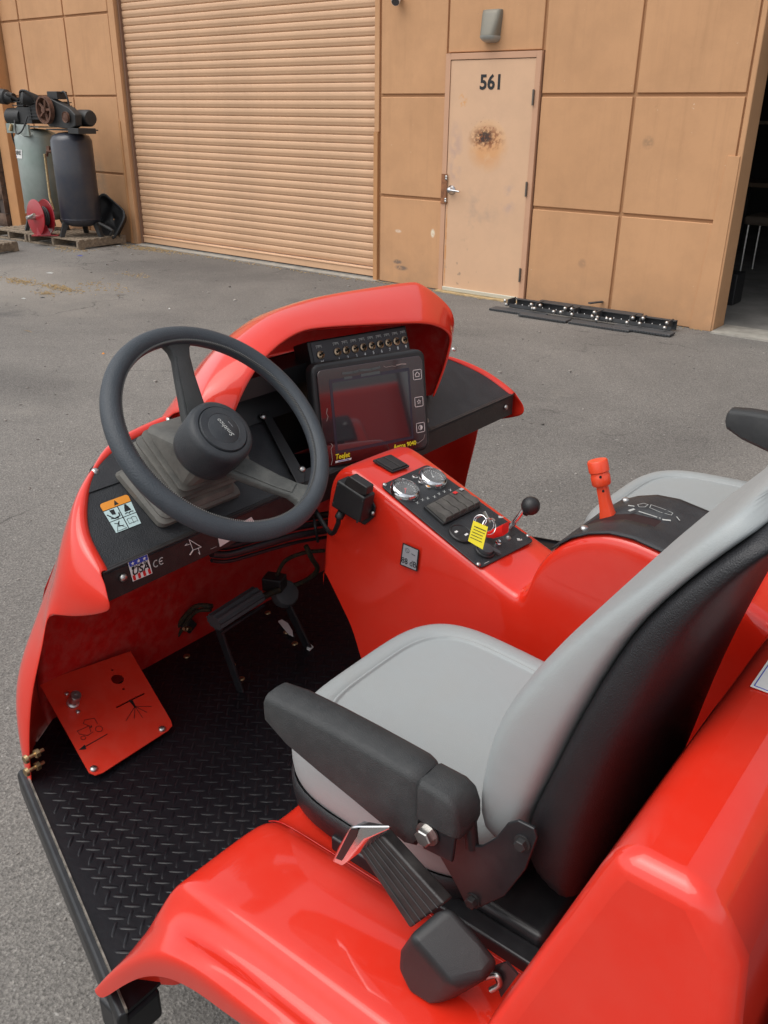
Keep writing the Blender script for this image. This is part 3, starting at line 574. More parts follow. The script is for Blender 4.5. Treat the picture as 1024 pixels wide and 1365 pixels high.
# litter and straw
ms = mat('dry_straw', (.42, .30, .15), .9, var=.3, vscale=40)
st = MB(); random.seed(11)
for cx, cy, rx, ry, n in [(-8.9, 4.95, .30, .12, 170), (-8.25, 5.0, .35, .1, 230), (-8.1, 4.75, .15, .08, 60), (-9.9, 7.3, .6, .09, 160), (-10.6, 6.65, .35, .2, 140), (-8.3, 6.0, .3, .15, 40), (-8.0, 5.35, .5, .2, 70), (-3.55, 7.1, .09, .03, 40), (-8.2, 7.42, 3.2, .05, 260), (-9.8, 7.40, .7, .08, 200), (-5.7, 7.50, .5, .03, 60), (-3.2, 7.52, 1.2, .03, 60)]:
    for k in range(n):
        x = random.gauss(cx, rx*.5); y = random.gauss(cy, ry*.5); a = random.uniform(0, 3.14); l = random.uniform(.01, .035)
        st.box((x, y, .004+random.uniform(0, .006)), (l, .004, .004), Matrix.Rotation(a, 3, 'Z'))
o = put('straw_litter', st, ms, None, smooth=0); setp(o, 'pale dry straw and chaff scattered in patches on the asphalt', 'straw', kind='stuff')
pb = MB(); random.seed(5)
for k in range(900):
    x = random.uniform(-11, 0); y = random.uniform(.2, 7.4); s_ = random.uniform(.003, .011) if random.random() < .93 else random.uniform(.012, .022)
    pb.box((x, y, s_*.3), (s_*random.uniform(.8, 1.6), s_, s_*.7), Matrix.Rotation(random.uniform(0, 3), 3, 'Z'))
o = put('gravel', pb, mat('pale_grit', (.24, .22, .2), .9, var=.5, vscale=3), None, smooth=0); setp(o, 'loose pale grit and small stones strewn over the asphalt', 'gravel', kind='stuff')
def litter(u, v, dims, material, label, rot=.3):
    p = onz(u, v, 0); o = put('litter', MB().add([V((-dims[0]/2, -dims[1]/2, 0)), V((dims[0]/2, -dims[1]/2, 0)), V((dims[0]/2*.7, dims[1]/2, 0)), V((-dims[0]/2*.8, dims[1]/2, 0)), V((0, 0, dims[2]))], [(3, 2, 1, 0), (0, 1, 4), (1, 2, 4), (2, 3, 4), (3, 0, 4)]), material, None, smooth=0)
    o.matrix_world = Matrix.Translation(p+V((0, 0, .002))) @ Matrix.Rotation(rot, 4, 'Z'); setp(o, label, 'litter', 'bits of litter on the asphalt')
litter(67, 364, (.09, .05, .008), M['whited'], 'crumpled pale scrap beside the straw patch'); litter(57, 397, (.05, .03, .008), M['iron'], 'small dark cap lying just below the straw', .8)
litter(32, 398, (.05, .03, .006), M['whited'], 'small white scrap at the left, below the straw'); litter(107, 341, (.08, .04, .006), M['bluep'], 'blue scrap lying in front of the pallet')
litter(38, 442, (.12, .012, .01), M['wood'], 'thin wooden splinter on the open asphalt', .1); litter(226, 412, (.015, .015, .01), M['white'], 'tiny white pebble of litter in the open asphalt'); litter(158, 328, (.07, .04, .01), M['whited'], 'crumpled wrapper by the pallet corner')
litter(138, 472, (.02, .02, .012), M['orangep'], 'tiny orange scrap left of the steering wheel')

# ------------------------------------------------------------------ black toothed bars at the wall foot
M['railg'] = mat('dusty_black_rail', (.04, .042, .045), .55, dust=.4, dustcol=(.10, .095, .09), dscale=15)
tr = thing('track_assembly', (-3.5, 7.15, 0), 'long black steel bars with ribbed rubber edges and silver bolts lying by the wall', 'steel bars')
P0 = V((-4.33, 7.06, 0)); P1 = V((-2.58, 7.13, 0)); dv = (P1-P0).normalized(); nv = V((-dv.y, dv.x, 0))
def tp(s, d, z): return P0+dv*s+nv*d+V((0, 0, z))
Rz = Matrix.Rotation(math.atan2(dv.y, dv.x), 3, 'Z')
for k, (s0, s1, dd) in enumerate([(0, .55, .0), (.35, .82, -.075), (.84, 1.40, -.06), (1.22, 1.74, -.01)]):
    pl = MB().box(tp((s0+s1)/2, dd+.05, .012+.004*(k % 2)), (s1-s0, .13, .018), Rz); o = put('rubber_pad', pl, M['grip'], tr, bevel=.004)
    tm = MB()
    for i in range(int((s1-s0)/.025)): tm.box(tp(s0+.012+i*.025, dd-.018, .012+.004*(k % 2)), (.013, .016, .016), Rz)
    o2 = put('rubber_teeth', tm, M['grip'], o, smooth=0)
put('back_rail', MB().box(tp(.92, .26, .05), (1.55, .006, .085), Rz).box(tp(.92, .235, .09), (1.55, .05, .006), Rz), M['railg'], tr)
put('front_rail', MB().box(tp(.92, .13, .03), (1.55, .05, .006), Rz).box(tp(.92, .108, .045), (1.55, .006, .035), Rz), M['railg'], tr)
put('top_strip', MB().box(tp(.86, .32, .085), (1.0, .07, .008), Rz), M['railg'], tr)
put('loose_bar', MB().box(tp(.88, .40, .12), (.03, .16, .012), Rz @ Matrix.Rotation(R(-25), 3, 'Z')), M['railg'], tr)
bs = bolt_mesh(.017, .02, M['steel']); bs2 = bolt_mesh(.008, .03, M['steel'])
for s_ in (.13, .42, .72, .80, 1.02, 1.33, 1.42, 1.66):
    put('cross_bracket', MB().box(tp(s_, .18, .07), (.012, .15, .06), Rz), M['railg'], tr)
for s_, d_, z_ in [(.12, .09, .09), (.12, .12, .05), (.40, .08, .09), (.40, .11, .05), (.44, .07, .06), (.47, .12, .085), (.62, .10, .05), (.70, .08, .06), (.72, .12, .09), (.80, .10, .05), (.78, .13, .09), (1.02, .08, .10), (1.0, .09, .06), (1.04, .11, .055), (1.05, .07, .04), (1.12, .13, .05), (1.16, .12, .05), (1.33, .07, .055), (1.36, .12, .09), (1.44, .08, .06), (1.45, .12, .1), (1.66, .08, .055), (1.66, .12, .09)]:
    inst('bolt', bs, tr, tomtx(tp(s_, d_-.02, z_), (0, -.8, .6)))
for k in range(22): inst('stud', bs2, tr, tomtx(tp(.18+k*.07, .17, .03), (0, 0, 1)))

# inside the bay
bx = thing('tool_case', (-2.86, 8.85, .012), 'black case with a small white label just inside the dark bay', 'case')
put('body', MB().box2((-3.12, 8.75, .014), (-2.62, 9.0, .31)), M['plastic'], bx, bevel=.01)
put('label_sticker', MB().box2((-2.755, 8.747, .17), (-2.715, 8.7495, .22)), M['white'], bx)
put('label_sticker', MB().box2((-2.80, 8.747, .03), (-2.78, 8.7495, .05)), M['white'], bx)
ct = thing('work_bench', (-2.9, 12.4, .012), 'dim steel work bench standing at the back of the dark bay', 'bench')
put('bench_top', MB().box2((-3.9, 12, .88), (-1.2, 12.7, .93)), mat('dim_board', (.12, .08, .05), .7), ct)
for x, y in ((-3.85, 12.05), (-1.25, 12.05), (-3.85, 12.65), (-1.25, 12.65)): put('leg', MB().box2((x-.03, y-.03, .012), (x+.03, y+.03, .88)), M['iron'], ct)
put('shelf', MB().box2((-3.9, 12.3, 1.6), (-1.2, 12.7, 1.64)), M['wood'], ct)
sx = thing('stool', (-2.9, 11.0, .012), 'padded stool with thin metal legs inside the dark bay', 'stool')
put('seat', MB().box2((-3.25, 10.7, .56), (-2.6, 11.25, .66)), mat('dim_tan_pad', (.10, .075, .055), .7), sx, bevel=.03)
for x, y in ((-3.2, 10.75), (-2.65, 10.75), (-3.2, 11.2), (-2.65, 11.2)): put('leg', MB().tube([(x, y, .012), (x, y, .56)], .013, 8), M['steel'], sx)

# ================================================================== the sprayer vehicle (front is -X, its right side is +Y)
CY = 1.34                                            # centre line
veh = thing('sprayer_vehicle', (-.7, CY, 0), 'red turf sprayer with open cab, steering wheel, display and two grey seats', 'utility vehicle')
def mir(p): return V((p[0], 2*CY-p[1], p[2]))
FZ = .5
# ---- floor plate
XF = -1.475
def edgeY(x): return .447+(x+.865)/(-.55)*.175          # left edge of the floor narrows towards the front
fl = MB()
pts = [(-.30, .66), (-.80, .66), (-.80, edgeY(-.80)), (-1.40, edgeY(-1.40)), (-1.52, .80), (-1.52, 2*CY-.80), (-1.40, 2*CY-edgeY(-1.40)), (-.80, 2*CY-edgeY(-.80)), (-.80, 2*CY-.66), (-.30, 2*CY-.66)]
fl.prism([(x, y, FZ-.006) for x, y in pts], (0, 0, .006))
floor = put('floor_plate', fl, M['floor'], veh, smooth=0)
lug = MB(); a = .0216; c45 = math.cos(R(45))
base2 = [(-.0155, 0), (-.0115, .0026), (0, .0034), (.0115, .0026), (.0155, 0), (.0115, -.0026), (0, -.0034), (-.0115, -.0026)]
for i in range(-80, 80):
    for j in range(-80, 80):
        x = -.9+(i-j)*a*c45; y = 1.2+(i+j)*a*c45
        if not (XF+.02 < x < -.45 and edgeY(x)+.022 < y < 2.1): continue
        if x > -.70 and y > .8: continue
        if x > -.825 and y < .67: continue
        th = R(-50) if (i+j) % 2 == 0 else R(37); ct_, st_ = math.cos(th), math.sin(th)
        o = [V((x+p*ct_-q*st_, y+p*st_+q*ct_, FZ)) for p, q in base2]
        r_ = [V((x+p*ct_, y+p*st_, FZ+.0016)) for p in (-.009, 0, .009)]
        vs = o+r_
        lug.add(vs, [(0, 1, 8), (1, 2, 9, 8), (2, 3, 10, 9), (3, 4, 10), (4, 5, 10), (5, 6, 9, 10), (6, 7, 8, 9), (7, 0, 8)])
o = put('tread_lugs', lug, mat('worn_black_lug', (.006, .006, .008), .33, spec=.35, col2=(.014, .014, .016), vscale=5, bump=.2, bscale=90), floor, smooth=60); o['kind'] = 'stuff'
# edge rail and worn rim
def rail(sgn):
    f = (lambda p: p) if sgn > 0 else mir
    e = [(-.80, edgeY(-.80)), (-1.385, edgeY(-1.385))]
    m = MB(); nx = V((e[1][0]-e[0][0], e[1][1]-e[0][1], 0)).normalized(); on = V((nx.y, -nx.x, 0)); on = on if on.y < 0 else -on
    A = V((*e[0], 0)); B = V((*e[1], 0))
    m.prism([f(A+V((0, 0, FZ-.002))), f(A+on*.012+V((0, 0, FZ-.002))), f(A+on*.017+V((0, 0, FZ-.012))), f(A+on*.017+V((0, 0, FZ-.055))), f(A+V((0, 0, FZ-.055)))], f(B)-f(A))
    put('side_rail', m, M['frame'], veh, bevel=.003)
    m = MB(); m.prism([f(A+V((0, 0, FZ-.004))), f(A+on*.003+V((0, 0, FZ-.004))), f(A+on*.003+V((0, 0, FZ+.006))), f(A+V((0, 0, FZ+.006)))], (f(B)-f(A)))
    put('worn_edge', m, M['worn'] if sgn > 0 else M['frame'], veh)
rail(1); rail(-1)
rb = onz(178, 1330, .47)
put('step_end', MB().box2((-.868, .418, .42), (-.803, .486, .482)), M['frame'], veh, bevel=.008)
put('frame_rail', MB().box2((-1.44, .86, .30), (.9, .94, .42)).box2((-1.44, 1.74, .30), (.9, 1.82, .42)).box2((-1.42, .75, .40), (-1.36, 1.93, .49)).box2((-.78, .6, .40), (-.72, 2.1, .49)), M['frame'], veh, bevel=.004)

# ---- dash plate
SL = .6
def dz(x): return 1.0+SL*(-1.14-x)
ND = V((SL, 0, 1)).normalized()
arcL = [(-1.128, .693), (-1.175, .700), (-1.216, .714), (-1.266, .755), (-1.306, .80), (-1.331, .862), (-1.345, .95), (-1.356, 1.08), (-1.36, 1.20), (-1.36, CY)]
arc = [(x, y) for x, y in arcL]+[(x, 2*CY-y) for x, y in arcL[:-1][::-1]]
bm = bmesh.new()
def loopverts(pts): 
    vs = [bm.verts.new((x, y, dz(x))) for x, y in pts]
    return [bm.edges.new((vs[i], vs[(i+1) % len(vs)])) for i in range(len(vs))]
hp = [onp(u, v, ND, (-1.14, 0, 1.0)) for u, v in [(352, 548), (392, 497), (470, 500), (474, 610), (436, 640), (398, 645)]]
hole = [(min(-1.16, q.x), q.y) for q in hp]
es = loopverts([(x, y) for x, y in arc])+loopverts(hole)
bmesh.ops.triangle_fill(bm, use_beauty=True, use_dissolve=True, edges=es)
me = bpy.data.meshes.new('dash'); bm.normal_update()
for f in bm.faces:
    if f.normal.z < 0: f.normal_flip()
bm.to_mesh(me); bm.free()
dash = put('dash_panel', me, M['dash'], veh, smooth=0, solid=.004)
put('storage_recess', MB().grid([[V((x, y, dz(x)-.002)) for x, y in hole+hole[:1]], [V((x*.2+.8*-1.28, y, .86)) for x, y in hole+hole[:1]]]).prism([V((x*.2+.8*-1.28, y, .86)) for x, y in hole], (0, 0, -.003)), M['blackp'], dash, smooth=0)
# bend line ridge (a slightly raised second plate towards the front)
p1 = onp(114, 657, ND, (-1.14, 0, 1.0)); 
put('upper_plate', MB().prism([(x, y, dz(x)+.0005) for x, y in [(-1.264, .757), (-1.304, .803), (-1.329, .864), (-1.343, .951), (-1.353, 1.06), (-1.264, 1.06)]], ND*.0022), M['dash'], dash, smooth=0)
# near-vertical face below the bend
face = put('dash_face', MB().prism([(-1.1295, .688, .995), (-1.133, .688, .999), (-1.133, .688, .942), (-1.1295, .688, .940)], (0, 1.302, 0)).prism([(-1.148, .6885, .9995), (-1.127, .6885, .9975), (-1.127, .6885, .9965), (-1.148, .6885, .998)], (0, 1.301, 0)), M['face'], veh, bevel=.002, seg=3)
bt = bolt_mesh(.0075, .006, M['steel'], 10)
for u, v in [(127, 629), (605, 466)]:
    p = onp(u, v, ND, (-1.14, 0, 1.0)); inst('screw', bt, dash, tomtx(p, ND))
inst('screw', bt, dash, tomtx(onp(226, 560, ND, (-1.14, 0, 1.01)), ND))
for u, v in [(164, 770), (674, 543), (568, 561)]: inst('screw', bt, face, tomtx(onx(u, v, -1.128), (1, 0, 0)))
for u, v in [(333, 529), (352, 535)]: inst('screw', bt, dash, tomtx(onp(u, v, ND, (-1.14, 0, 1.0)), ND))
# retaining strap beside the pocket
sp = [onp(u, v, ND, (-1.14, 0, 1.004)) for u, v in [(338, 540), (347, 536), (404, 636), (403, 648), (394, 649)]]
strap = put('strap', MB().prism([q+ND*.008 for q in sp], ND*.003), M['plastic'], dash, bevel=.001)
for u, v in [(348, 561), (400, 631)]: inst('screw', bt, strap, tomtx(onp(u, v, ND, (-1.14, 0, 1.004))+ND*.012, ND))
# latch tab right of the monitor
put('tab', MB().prism([onx(u, v, -1.126) for u, v in [(565, 565), (571, 569), (574, 573), (571, 574), (566, 571)]], (.002, 0, 0)), M['face'], face)

# ---- red nose shell: rim follows the dash plate, sides run down to the floor
ncol = len(arcL)
rimL = [V((x, y, dz(x))) for x, y in arcL]
def shellcols(fine):
    cols_ = []
    for i, (x, y) in enumerate(arcL):
        z = dz(x); t = i/(ncol-1)
        prv = V((*arcL[max(i-1, 0)], 0)); nxt = V((*arcL[min(i+1, ncol-1)], 0)); d = (nxt-prv).normalized(); o = V((-d.y, d.x, 0)) 
        if o.y > 0 and i < 5: o = -o
        if i >= ncol-2: o = V((-1, 0, 0))
        if o.x > 0 and i > 3: o = -o
        cols_.append((V((x, y, z)), o))
    return cols_
sc_ = shellcols(0)
bottom = [(-1.334, .605), (-1.334, .605), (-1.334, .605), (-1.334, .605), (-1.362, .600), (-1.41, .640), (-1.48, .72), (-1.55, .84), (-1.595, 1.05), (-1.61, CY)]
def col(i):
    P, o = sc_[i]; b = V((*bottom[i], .48))
    L = [P-o*.004-V((0, 0, .006)), P+V((0, 0, .004)), P+o*.010+V((0, 0, .004)), P+o*.022-V((0, 0, .010)), P+o*.032-V((0, 0, .032)), P+o*.038-V((0, 0, .06))]
    if i == 0: L[-2:] = [V((-1.10, .676, .962)), V((-1.098, .682, .940))]; L[3] = P+V((.014, -.008, -.012))
    if i == 1: L[-2:] = [V((-1.15, .664, .962)), V((-1.145, .668, .918))]
    if i == 2: L[-2:] = [V((-1.20, .655, .965)), V((-1.20, .660, .895))]
    if i == 3: L[-2:] = [V((-1.262, .672, .99)), V((-1.254, .645, .885))]
    Q = L[-1]
    if i >= 3:
        mids = [(.80, .25), (.70, .5), (.60, .78), (.50, 1)]
        if i == 3: lo = [V((-1.262, .640, .83)), V((-1.300, .620, .72)), V((-1.322, .612, .63)), V((-1.332, .603, .55)), V((-1.334, .600, .480))]
        else:
            lo = []
            for z, k in [(.83, .58), (.74, .86), (.66, .98), (.57, 1.0), (.48, 1.0)]:
                q = Q.lerp(b, k); bulge = .012 if z in (.74, .66) else (.004 if z in (.83, .57) else 0)
                oo = (V((*bottom[i], 0))-V((-1.2, CY, 0))).normalized(); lo.append(V((q.x, q.y, z))+oo*bulge)
        L = L+lo
    return L
SIL = [(600, 150), (640, 110), (670, 97), (700, 85), (745, 70), (790, 58), (830, 45), (865, 33), (890, 23), (915, 20), (960, 21), (1010, 27), (1080, 48)]
def topx(p): d = V(p)-EYE; z = d.dot(FW); return 512+FPX*d.dot(RT)/z, 682.5-FPX*d.dot(UP)/z
def silx(v):
    for (va, ua), (vb, ub) in zip(SIL[:-1], SIL[1:]):
        if va <= v <= vb: return ua+(ub-ua)*(v-va)/(vb-va)
    return -1e9
def pull(c):       # the flank is no wider than the outline measured from this side
    out = []
    for k, p in enumerate(c):
        p = V(p)
        for _ in range(80):
            u, v = topx(p)
            if k < 2 or u >= silx(v)+1: break
            p.y += .003; p.x += .0006
        out.append(p)
    return out
cols_l = [pull(col(i)) for i in range(ncol)]
full = cols_l+[[mir(p) for p in c] for c in cols_l[:-1][::-1]]
sh_ = MB(); nshort = 6
for a_, b_ in zip(full[:-1], full[1:]):
    n = min(len(a_), len(b_)); o = len(sh_.v); sh_.v += [tuple(p) for p in a_[:n]]+[tuple(p) for p in b_[:n]]
    sh_.f += [(o+k, o+k+1, o+n+k+1, o+n+k) for k in range(n-1)]
def dedupe(mb):
    return mb
nose = put('nose_shell', sh_, M['red'], veh, solid=.006, solidoff=1, sub=2)
for (u, v) in [(44, 1007), (45, 1024)]:
    p = ony(u, v, .603); put('side_bolt', MB().tube([p+V((0, -.016, 0)), p+V((0, .022, 0))], .0038, 8).lathe(p+V((0, .004, 0)), (0, 1, 0), [(0.009, 0), (.009, .008), (0, .008)], 6).lathe(p+V((0, -.012, 0)), (0, -1, 0), [(0.009, 0), (.008, .006), (0, .007)], 10), M['brass'], nose, smooth=40)
# inner firewall and side returns
fw = MB()
def fy2(k, e): return (.615+e)+(2*CY-2*(.615+e))*k
fw.grid([[V((XF-.012, fy2(k, .085), .46)), V((XF+.0, fy2(k, .08), .515)), V((-1.455, fy2(k, .085), .70)), V((-1.41, fy2(k, .105), .86)), V((-1.30, fy2(k, .10), .985))] for k in (0, .15, .35, .65, .85, 1)])
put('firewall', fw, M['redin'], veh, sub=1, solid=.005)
# ---- red pedal cover plate with holes and icons
A = onz(235, 967, .512); B = onz(123, 1035, .512)
pF = V((-1.435, .925, .618)); pG = V((-1.445, .735, .618))
A = V((-1.242, .873, .515)); B = V((-1.238, .672, .515)); Cc = onp(174, 868, V((.40, 0, 1)).normalized(), (-1.24, 0, .515)); Dd = onp(52, 911, V((.40, 0, 1)).normalized(), (-1.24, 0, .515))
xax = (A-B).normalized(); yax = (Cc-A); fp = Fr(B, xax, yax)
def loc2(p): q = V(p)-fp.o; return (q.dot(fp.x), q.dot(fp.y))
W_, H_ = loc2(A)[0], loc2(Cc)[1]
def p2(u, v): q = onp(u, v, fp.n, fp.o); return loc2(q)
bm = bmesh.new()
def lp(pts):
    vs = [bm.verts.new(fp.p(a_, b_)) for a_, b_ in pts]; return [bm.edges.new((vs[i], vs[(i+1) % len(vs)])) for i in range(len(vs))]
dl, cl = loc2(Dd), loc2(Cc)
outl = [(.02, -.002), (W_-.02, -.002), (W_-.006, .002), (W_, .014), (cl[0], cl[1]), (dl[0], dl[1]), (0, .014), (.006, .002)]
hc = p2(157, 905)
es = lp(outl)+lp(circ2(hc[0], hc[1], .0135, 20))+lp(circ2(*p2(150, 893), .003, 8))+lp(circ2(*p2(165, 918), .003, 8))
# slot shaped cut-out of the boom symbol
def slotpts(p, q, wd):
    a_, b_ = V((*p, 0)), V((*q, 0)); d = (b_-a_).normalized(); n_ = V((-d.y, d.x, 0))*wd/2; return [tuple((a_+n_)[:2]), tuple((a_-n_)[:2]), tuple((b_-n_)[:2]), tuple((b_+n_)[:2])]
es += lp(slotpts(p2(155, 943), p2(193, 924), .0042))
bmesh.ops.triangle_fill(bm, use_beauty=True, use_dissolve=True, edges=es)
bm.normal_update()
for f in bm.faces:
    if f.normal.dot(fp.n) < 0: f.normal_flip()
me = bpy.data.meshes.new('cover'); bm.to_mesh(me); bm.free()
cov = put('pedal_cover', me, M['redplate'], veh, smooth=0, solid=.003)
ic = MB()
dn = lambda *uv: [p2(*q) for q in uv]
line(ic, fp, dn((173, 934), (179, 941)), .004); line(ic, fp, dn((176, 935), (180, 943)), .004)
for e in [(168, 961), (179, 958), (190, 957), (202, 942), (196, 950)]: line(ic, fp, [p2(180, 942), p2(*e)], .0009)
line(ic, fp, dn((143, 979), (111, 997)), .0016); sheet(ic, fp, dn((105, 1000), (113, 993), (115, 999)), .0012)
line(ic, fp, [(a_, b_) for a_, b_ in circ2(*p2(132, 972), .0068, 20)], .0009, close=True); line(ic, fp, circ2(*p2(111, 984), .0045, 16), .0009, close=True)
line(ic, fp, dn((103, 975), (106, 979), (117, 981), (124, 976)), .0009); line(ic, fp, dn((103, 975), (119, 968), (111, 965), (113, 960), (126, 958), (130, 965)), .0009)
line(ic, fp, dn((119, 968), (121, 976)), .0009); line(ic, fp, dn((122, 968), (121, 970)), .002)
put('cover_icons', ic, M['blackp'], cov, smooth=0)
kb = fp.p(*p2(97, 938)); kn = (fp.n+V((.25, -.0, .1))).normalized()
put('pedal_knob', MB().lathe(kb, kn, [(.0125, 0), (.0125, .006), (.009, .008), (.009, .022), (.0115, .0225), (.0115, .034), (.010, .036), (.003, .036), (.002, .034), (0, .034)], 20), M['steel'], cov, smooth=40)
bs_ = bolt_mesh(.0048, .004, M['steel'], 10); bl_ = bolt_mesh(.0075, .005, M['steel'], 12)
for q in [(89, 925), (104, 949)]: inst('screw', bs_, cov, tomtx(fp.p(*p2(*q)), fp.n))
for q in [(125, 1025), (216, 972)]: inst('screw', bl_, cov, tomtx(fp.p(*p2(*q), .0005), fp.n))
# ---- floor screws
fb = bolt_mesh(.0085, .004, M['brass'], 12)
for u, v in [(249, 875), (310, 887), (322, 905), (357, 817), (382, 843), (393, 858), (372, 803), (248, 845)]: inst('screw', fb, floor, tomtx(onz(u, v, FZ), (0, 0, 1)))
# ---- pedals
def bar(p, q, wd, th, up=V((0, 1, 0))):
    p, q = V(p), V(q); d = (q-p).normalized(); s_ = up-d*up.dot(d); s_.normalize(); n_ = d.cross(s_)
    return [p+s_*wd/2+n_*th/2, p-s_*wd/2+n_*th/2, p-s_*wd/2-n_*th/2, p+s_*wd/2-n_*th/2], q-p
pb1 = onz(321, 922, FZ); 
d_ = ray(289, 832); pt1 = EYE+d_*((pb1-EYE).length/d_.length*.985); pt1 = ony(288, 828, pb1.y-.01)
pd = put('pedal', MB().prism(*bar(pb1, pt1, .006, .022)), M['frame'], veh, bevel=.001); setp(pd, 'ribbed bar pedal')
ptR = ony(344, 792, pt1.y+.125)
m = MB(); axp = (ptR-pt1).normalized(); 
prs = []
for k in range(20):
    a_ = k*2*math.pi/20; rr = .0225 if k % 2 else .019
    n1 = V((0, 0, 1)).cross(axp).normalized(); n2 = axp.cross(n1); prs.append((n1*math.cos(a_)*rr*1.15+n2*math.sin(a_)*rr*.85))
c1, c2 = pt1-axp*.006+V((0, 0, .0)), ptR
m.loft([[c1+q for q in prs], [c2+q for q in prs]])
put('pedal_pad', m, M['grip'], pd, smooth=0)
put('pedal_rod', MB().tube([c1+V((.018, 0, -.022)), c2+V((.018, 0, -.022))], .004, 8), M['frame'], pd)
pb2 = onz(411, 864, FZ); pt2 = ony(383, 806, pb2.y-.01)
pd = put('pedal', MB().prism(*bar(pb2, pt2, .006, .024)), M['frame'], veh, bevel=.001); setp(pd, 'round brake pedal')
pc = ony(382, 790, pt2.y+.01)
put('pedal_pad', MB().lathe(pc+V((-.012, 0, -.01)), V((.75, -.2, .6)), [(0, 0), (.034, .002), (.036, .012), (.030, .026), (.022, .03), (0, .030)], 14), M['grip'], pd, smooth=40)
put('bright_tab', MB().prism([onz(u, v, FZ+.006) for u, v in [(371, 829), (376, 827), (384, 832), (390, 842), (391, 849), (385, 846)]], (0, 0, .003)), M['white'], pd)
put('bright_tab', MB().prism([onz(u, v, FZ+.003) for u, v in [(411, 857), (418, 863), (413, 868), (409, 866)]], (0, 0, .003)), M['white'], pd)
# ---- cables and looms under the dash
for k, (dv_, xx, rr_) in enumerate(((0, -1.150, .0075), (-11, -1.165, .0075), (-21, -1.175, .008), (9, -1.16, .004))):
    loom = put('cable', MB().tube(spline([onx(u, v+dv_, xx) for u, v in [(282, 738), (305, 739), (345, 728), (395, 714), (442, 706), (470, 700)]]), rr_, 8), M['frame'], veh, smooth=60)
put('cable_clip', MB().tube(spline([onx(419, 692, -1.15), onx(421, 705, -1.14), onx(424, 722, -1.15)]), .0035, 6), M['plastic'], veh)
def onw(u, v, d): r_ = ray(u, v); return EYE+r_*d
M['loom'] = mat('braided_loom', (.015, .014, .012), .6, dust=.5, dustcol=(.16, .12, .03), dscale=160)
for L_, rr_ in [([(432, 734, 1.95), (405, 737, 1.98), (380, 748, 2.02), (368, 770, 2.06), (362, 785, 2.08)], .005),
    ([(408, 728, 1.9), (416, 745, 1.93), (423, 760, 2.0), (405, 775, 2.08), (375, 785, 2.1)], .006),
    ([(283, 808, 1.98), (262, 808, 2.0), (245, 824, 2.04), (232, 842, 2.07), (215, 862, 2.09), (195, 880, 2.08), (188, 886, 2.07)], .006),
    ([(281, 813, 1.98), (262, 815, 2.0), (250, 828, 2.04), (238, 846, 2.07), (222, 866, 2.08), (200, 884, 2.08)], .005),
    ([(345, 800, 2.0), (358, 792, 2.02), (372, 786, 2.04)], .008)]:
    put('wire_loom', MB().tube(spline([onw(*q_) for q_ in L_]), rr_, 8), M['loom'], veh, smooth=60)
put('connector', MB().box(onw(366, 776, 2.06), (.05, .04, .035), Matrix.Rotation(.4, 3, 'Z')), M['plastic'], veh, bevel=.004)
put('connector', MB().box(onw(250, 828, 2.06)+V((0, 0, -.01)), (.025, .03, .03), Matrix.Rotation(.6, 3, 'X')), M['plastic'], veh, bevel=.004)
for u, v in [(253, 838), (357, 792)]: put('fitting', MB().lathe(onw(u, v, 2.06), (.3, -.8, .5), [(.007, 0), (.007, .02), (.004, .022), (.004, .03), (0, .03)], 6), M['brass'], veh)

# ---- decals on the dash
f1 = Fr(onp(177, 688, ND, (-1.14, 0, 1.0)), (0, 1, 0), ND.cross(V((0, 1, 0))))
def f1p(u, v): q = onp(u, v, ND, (-1.14, 0, 1.0))-f1.o; return (q.dot(f1.x), q.dot(f1.y))
c4 = [f1p(*q) for q in [(132, 673), (170, 659), (188, 698), (155, 711)]]   # tl tr br bl
def bil(s_, t_): # s right 0..1, t down 0..1
    tl, tr_, br, bl__ = [V((*c, 0)) for c in c4]; q = tl.lerp(tr_, s_).lerp(bl__.lerp(br, s_), t_); return (q.x, q.y)
def dp(pts): return [bil(a_, b_) for a_, b_ in pts]
m = MB(); sheet(m, f1, dp([(0, 0), (1, 0), (1, 1), (0, 1)]), .0008); wd = put('warning_decal', m, M['blackp'], dash, smooth=0)
m = MB(); sheet(m, f1, dp([(.0, .24), (.0, .08), (.03, .02), (.1, 0), (.9, 0), (.97, .02), (1, .08), (1, .24)]), .0012); put('orange_header', m, M['orangep'], wd, smooth=0)
m = MB()
for a0, b0 in ((0, .265), (.52, .265), (0, .645), (.52, .645)): sheet(m, f1, dp([(a0, b0), (a0+.48, b0), (a0+.48, b0+.355), (a0, b0+.355)]), .0012)
put('pictogram_field', m, M['paleblue'], wd, smooth=0)
m = MB()
def ds(pts): sheet(m, f1, dp(pts), .0016)
def dl_(pts, wdt=.0007): line(m, f1, dp(pts), wdt, .0016)
ds([(.5, .04), (.58, .2), (.42, .2)])
ds([(.18, .29), (.34, .30), (.33, .47), (.2, .44)]); dl_([(.05, .40), (.13, .50), (.22, .58), (.42, .55), (.44, .45)], .0022); dl_([(.1, .55), (.35, .60)], .0016)
ds([(.70, .34), (.76, .30), (.82, .34), (.88, .50), (.64, .50)]); ds([(.72, .28), (.80, .28), (.8, .33), (.72, .33)]); dl_([(.62, .56), (.7, .54), (.76, .58), (.82, .54), (.92, .56)], .0016)
dl_([(.08, .95), (.2, .78), (.42, .95)], .0008); dl_([(.12, .72), (.22, .76), (.3, .70), (.2, .84), (.38, .86)], .0014); dl_([(.06, .97), (.44, .97)])
dl_([(.58, .74), (.64, .72), (.72, .74), (.78, .72), (.86, .72), (.92, .75), (.93, .9), (.85, .88), (.76, .9), (.68, .88), (.59, .9), (.58, .74)], .0008); dl_([(.755, .74), (.76, .89)])
put('pictogram', m, M['blackp'], wd, smooth=0)
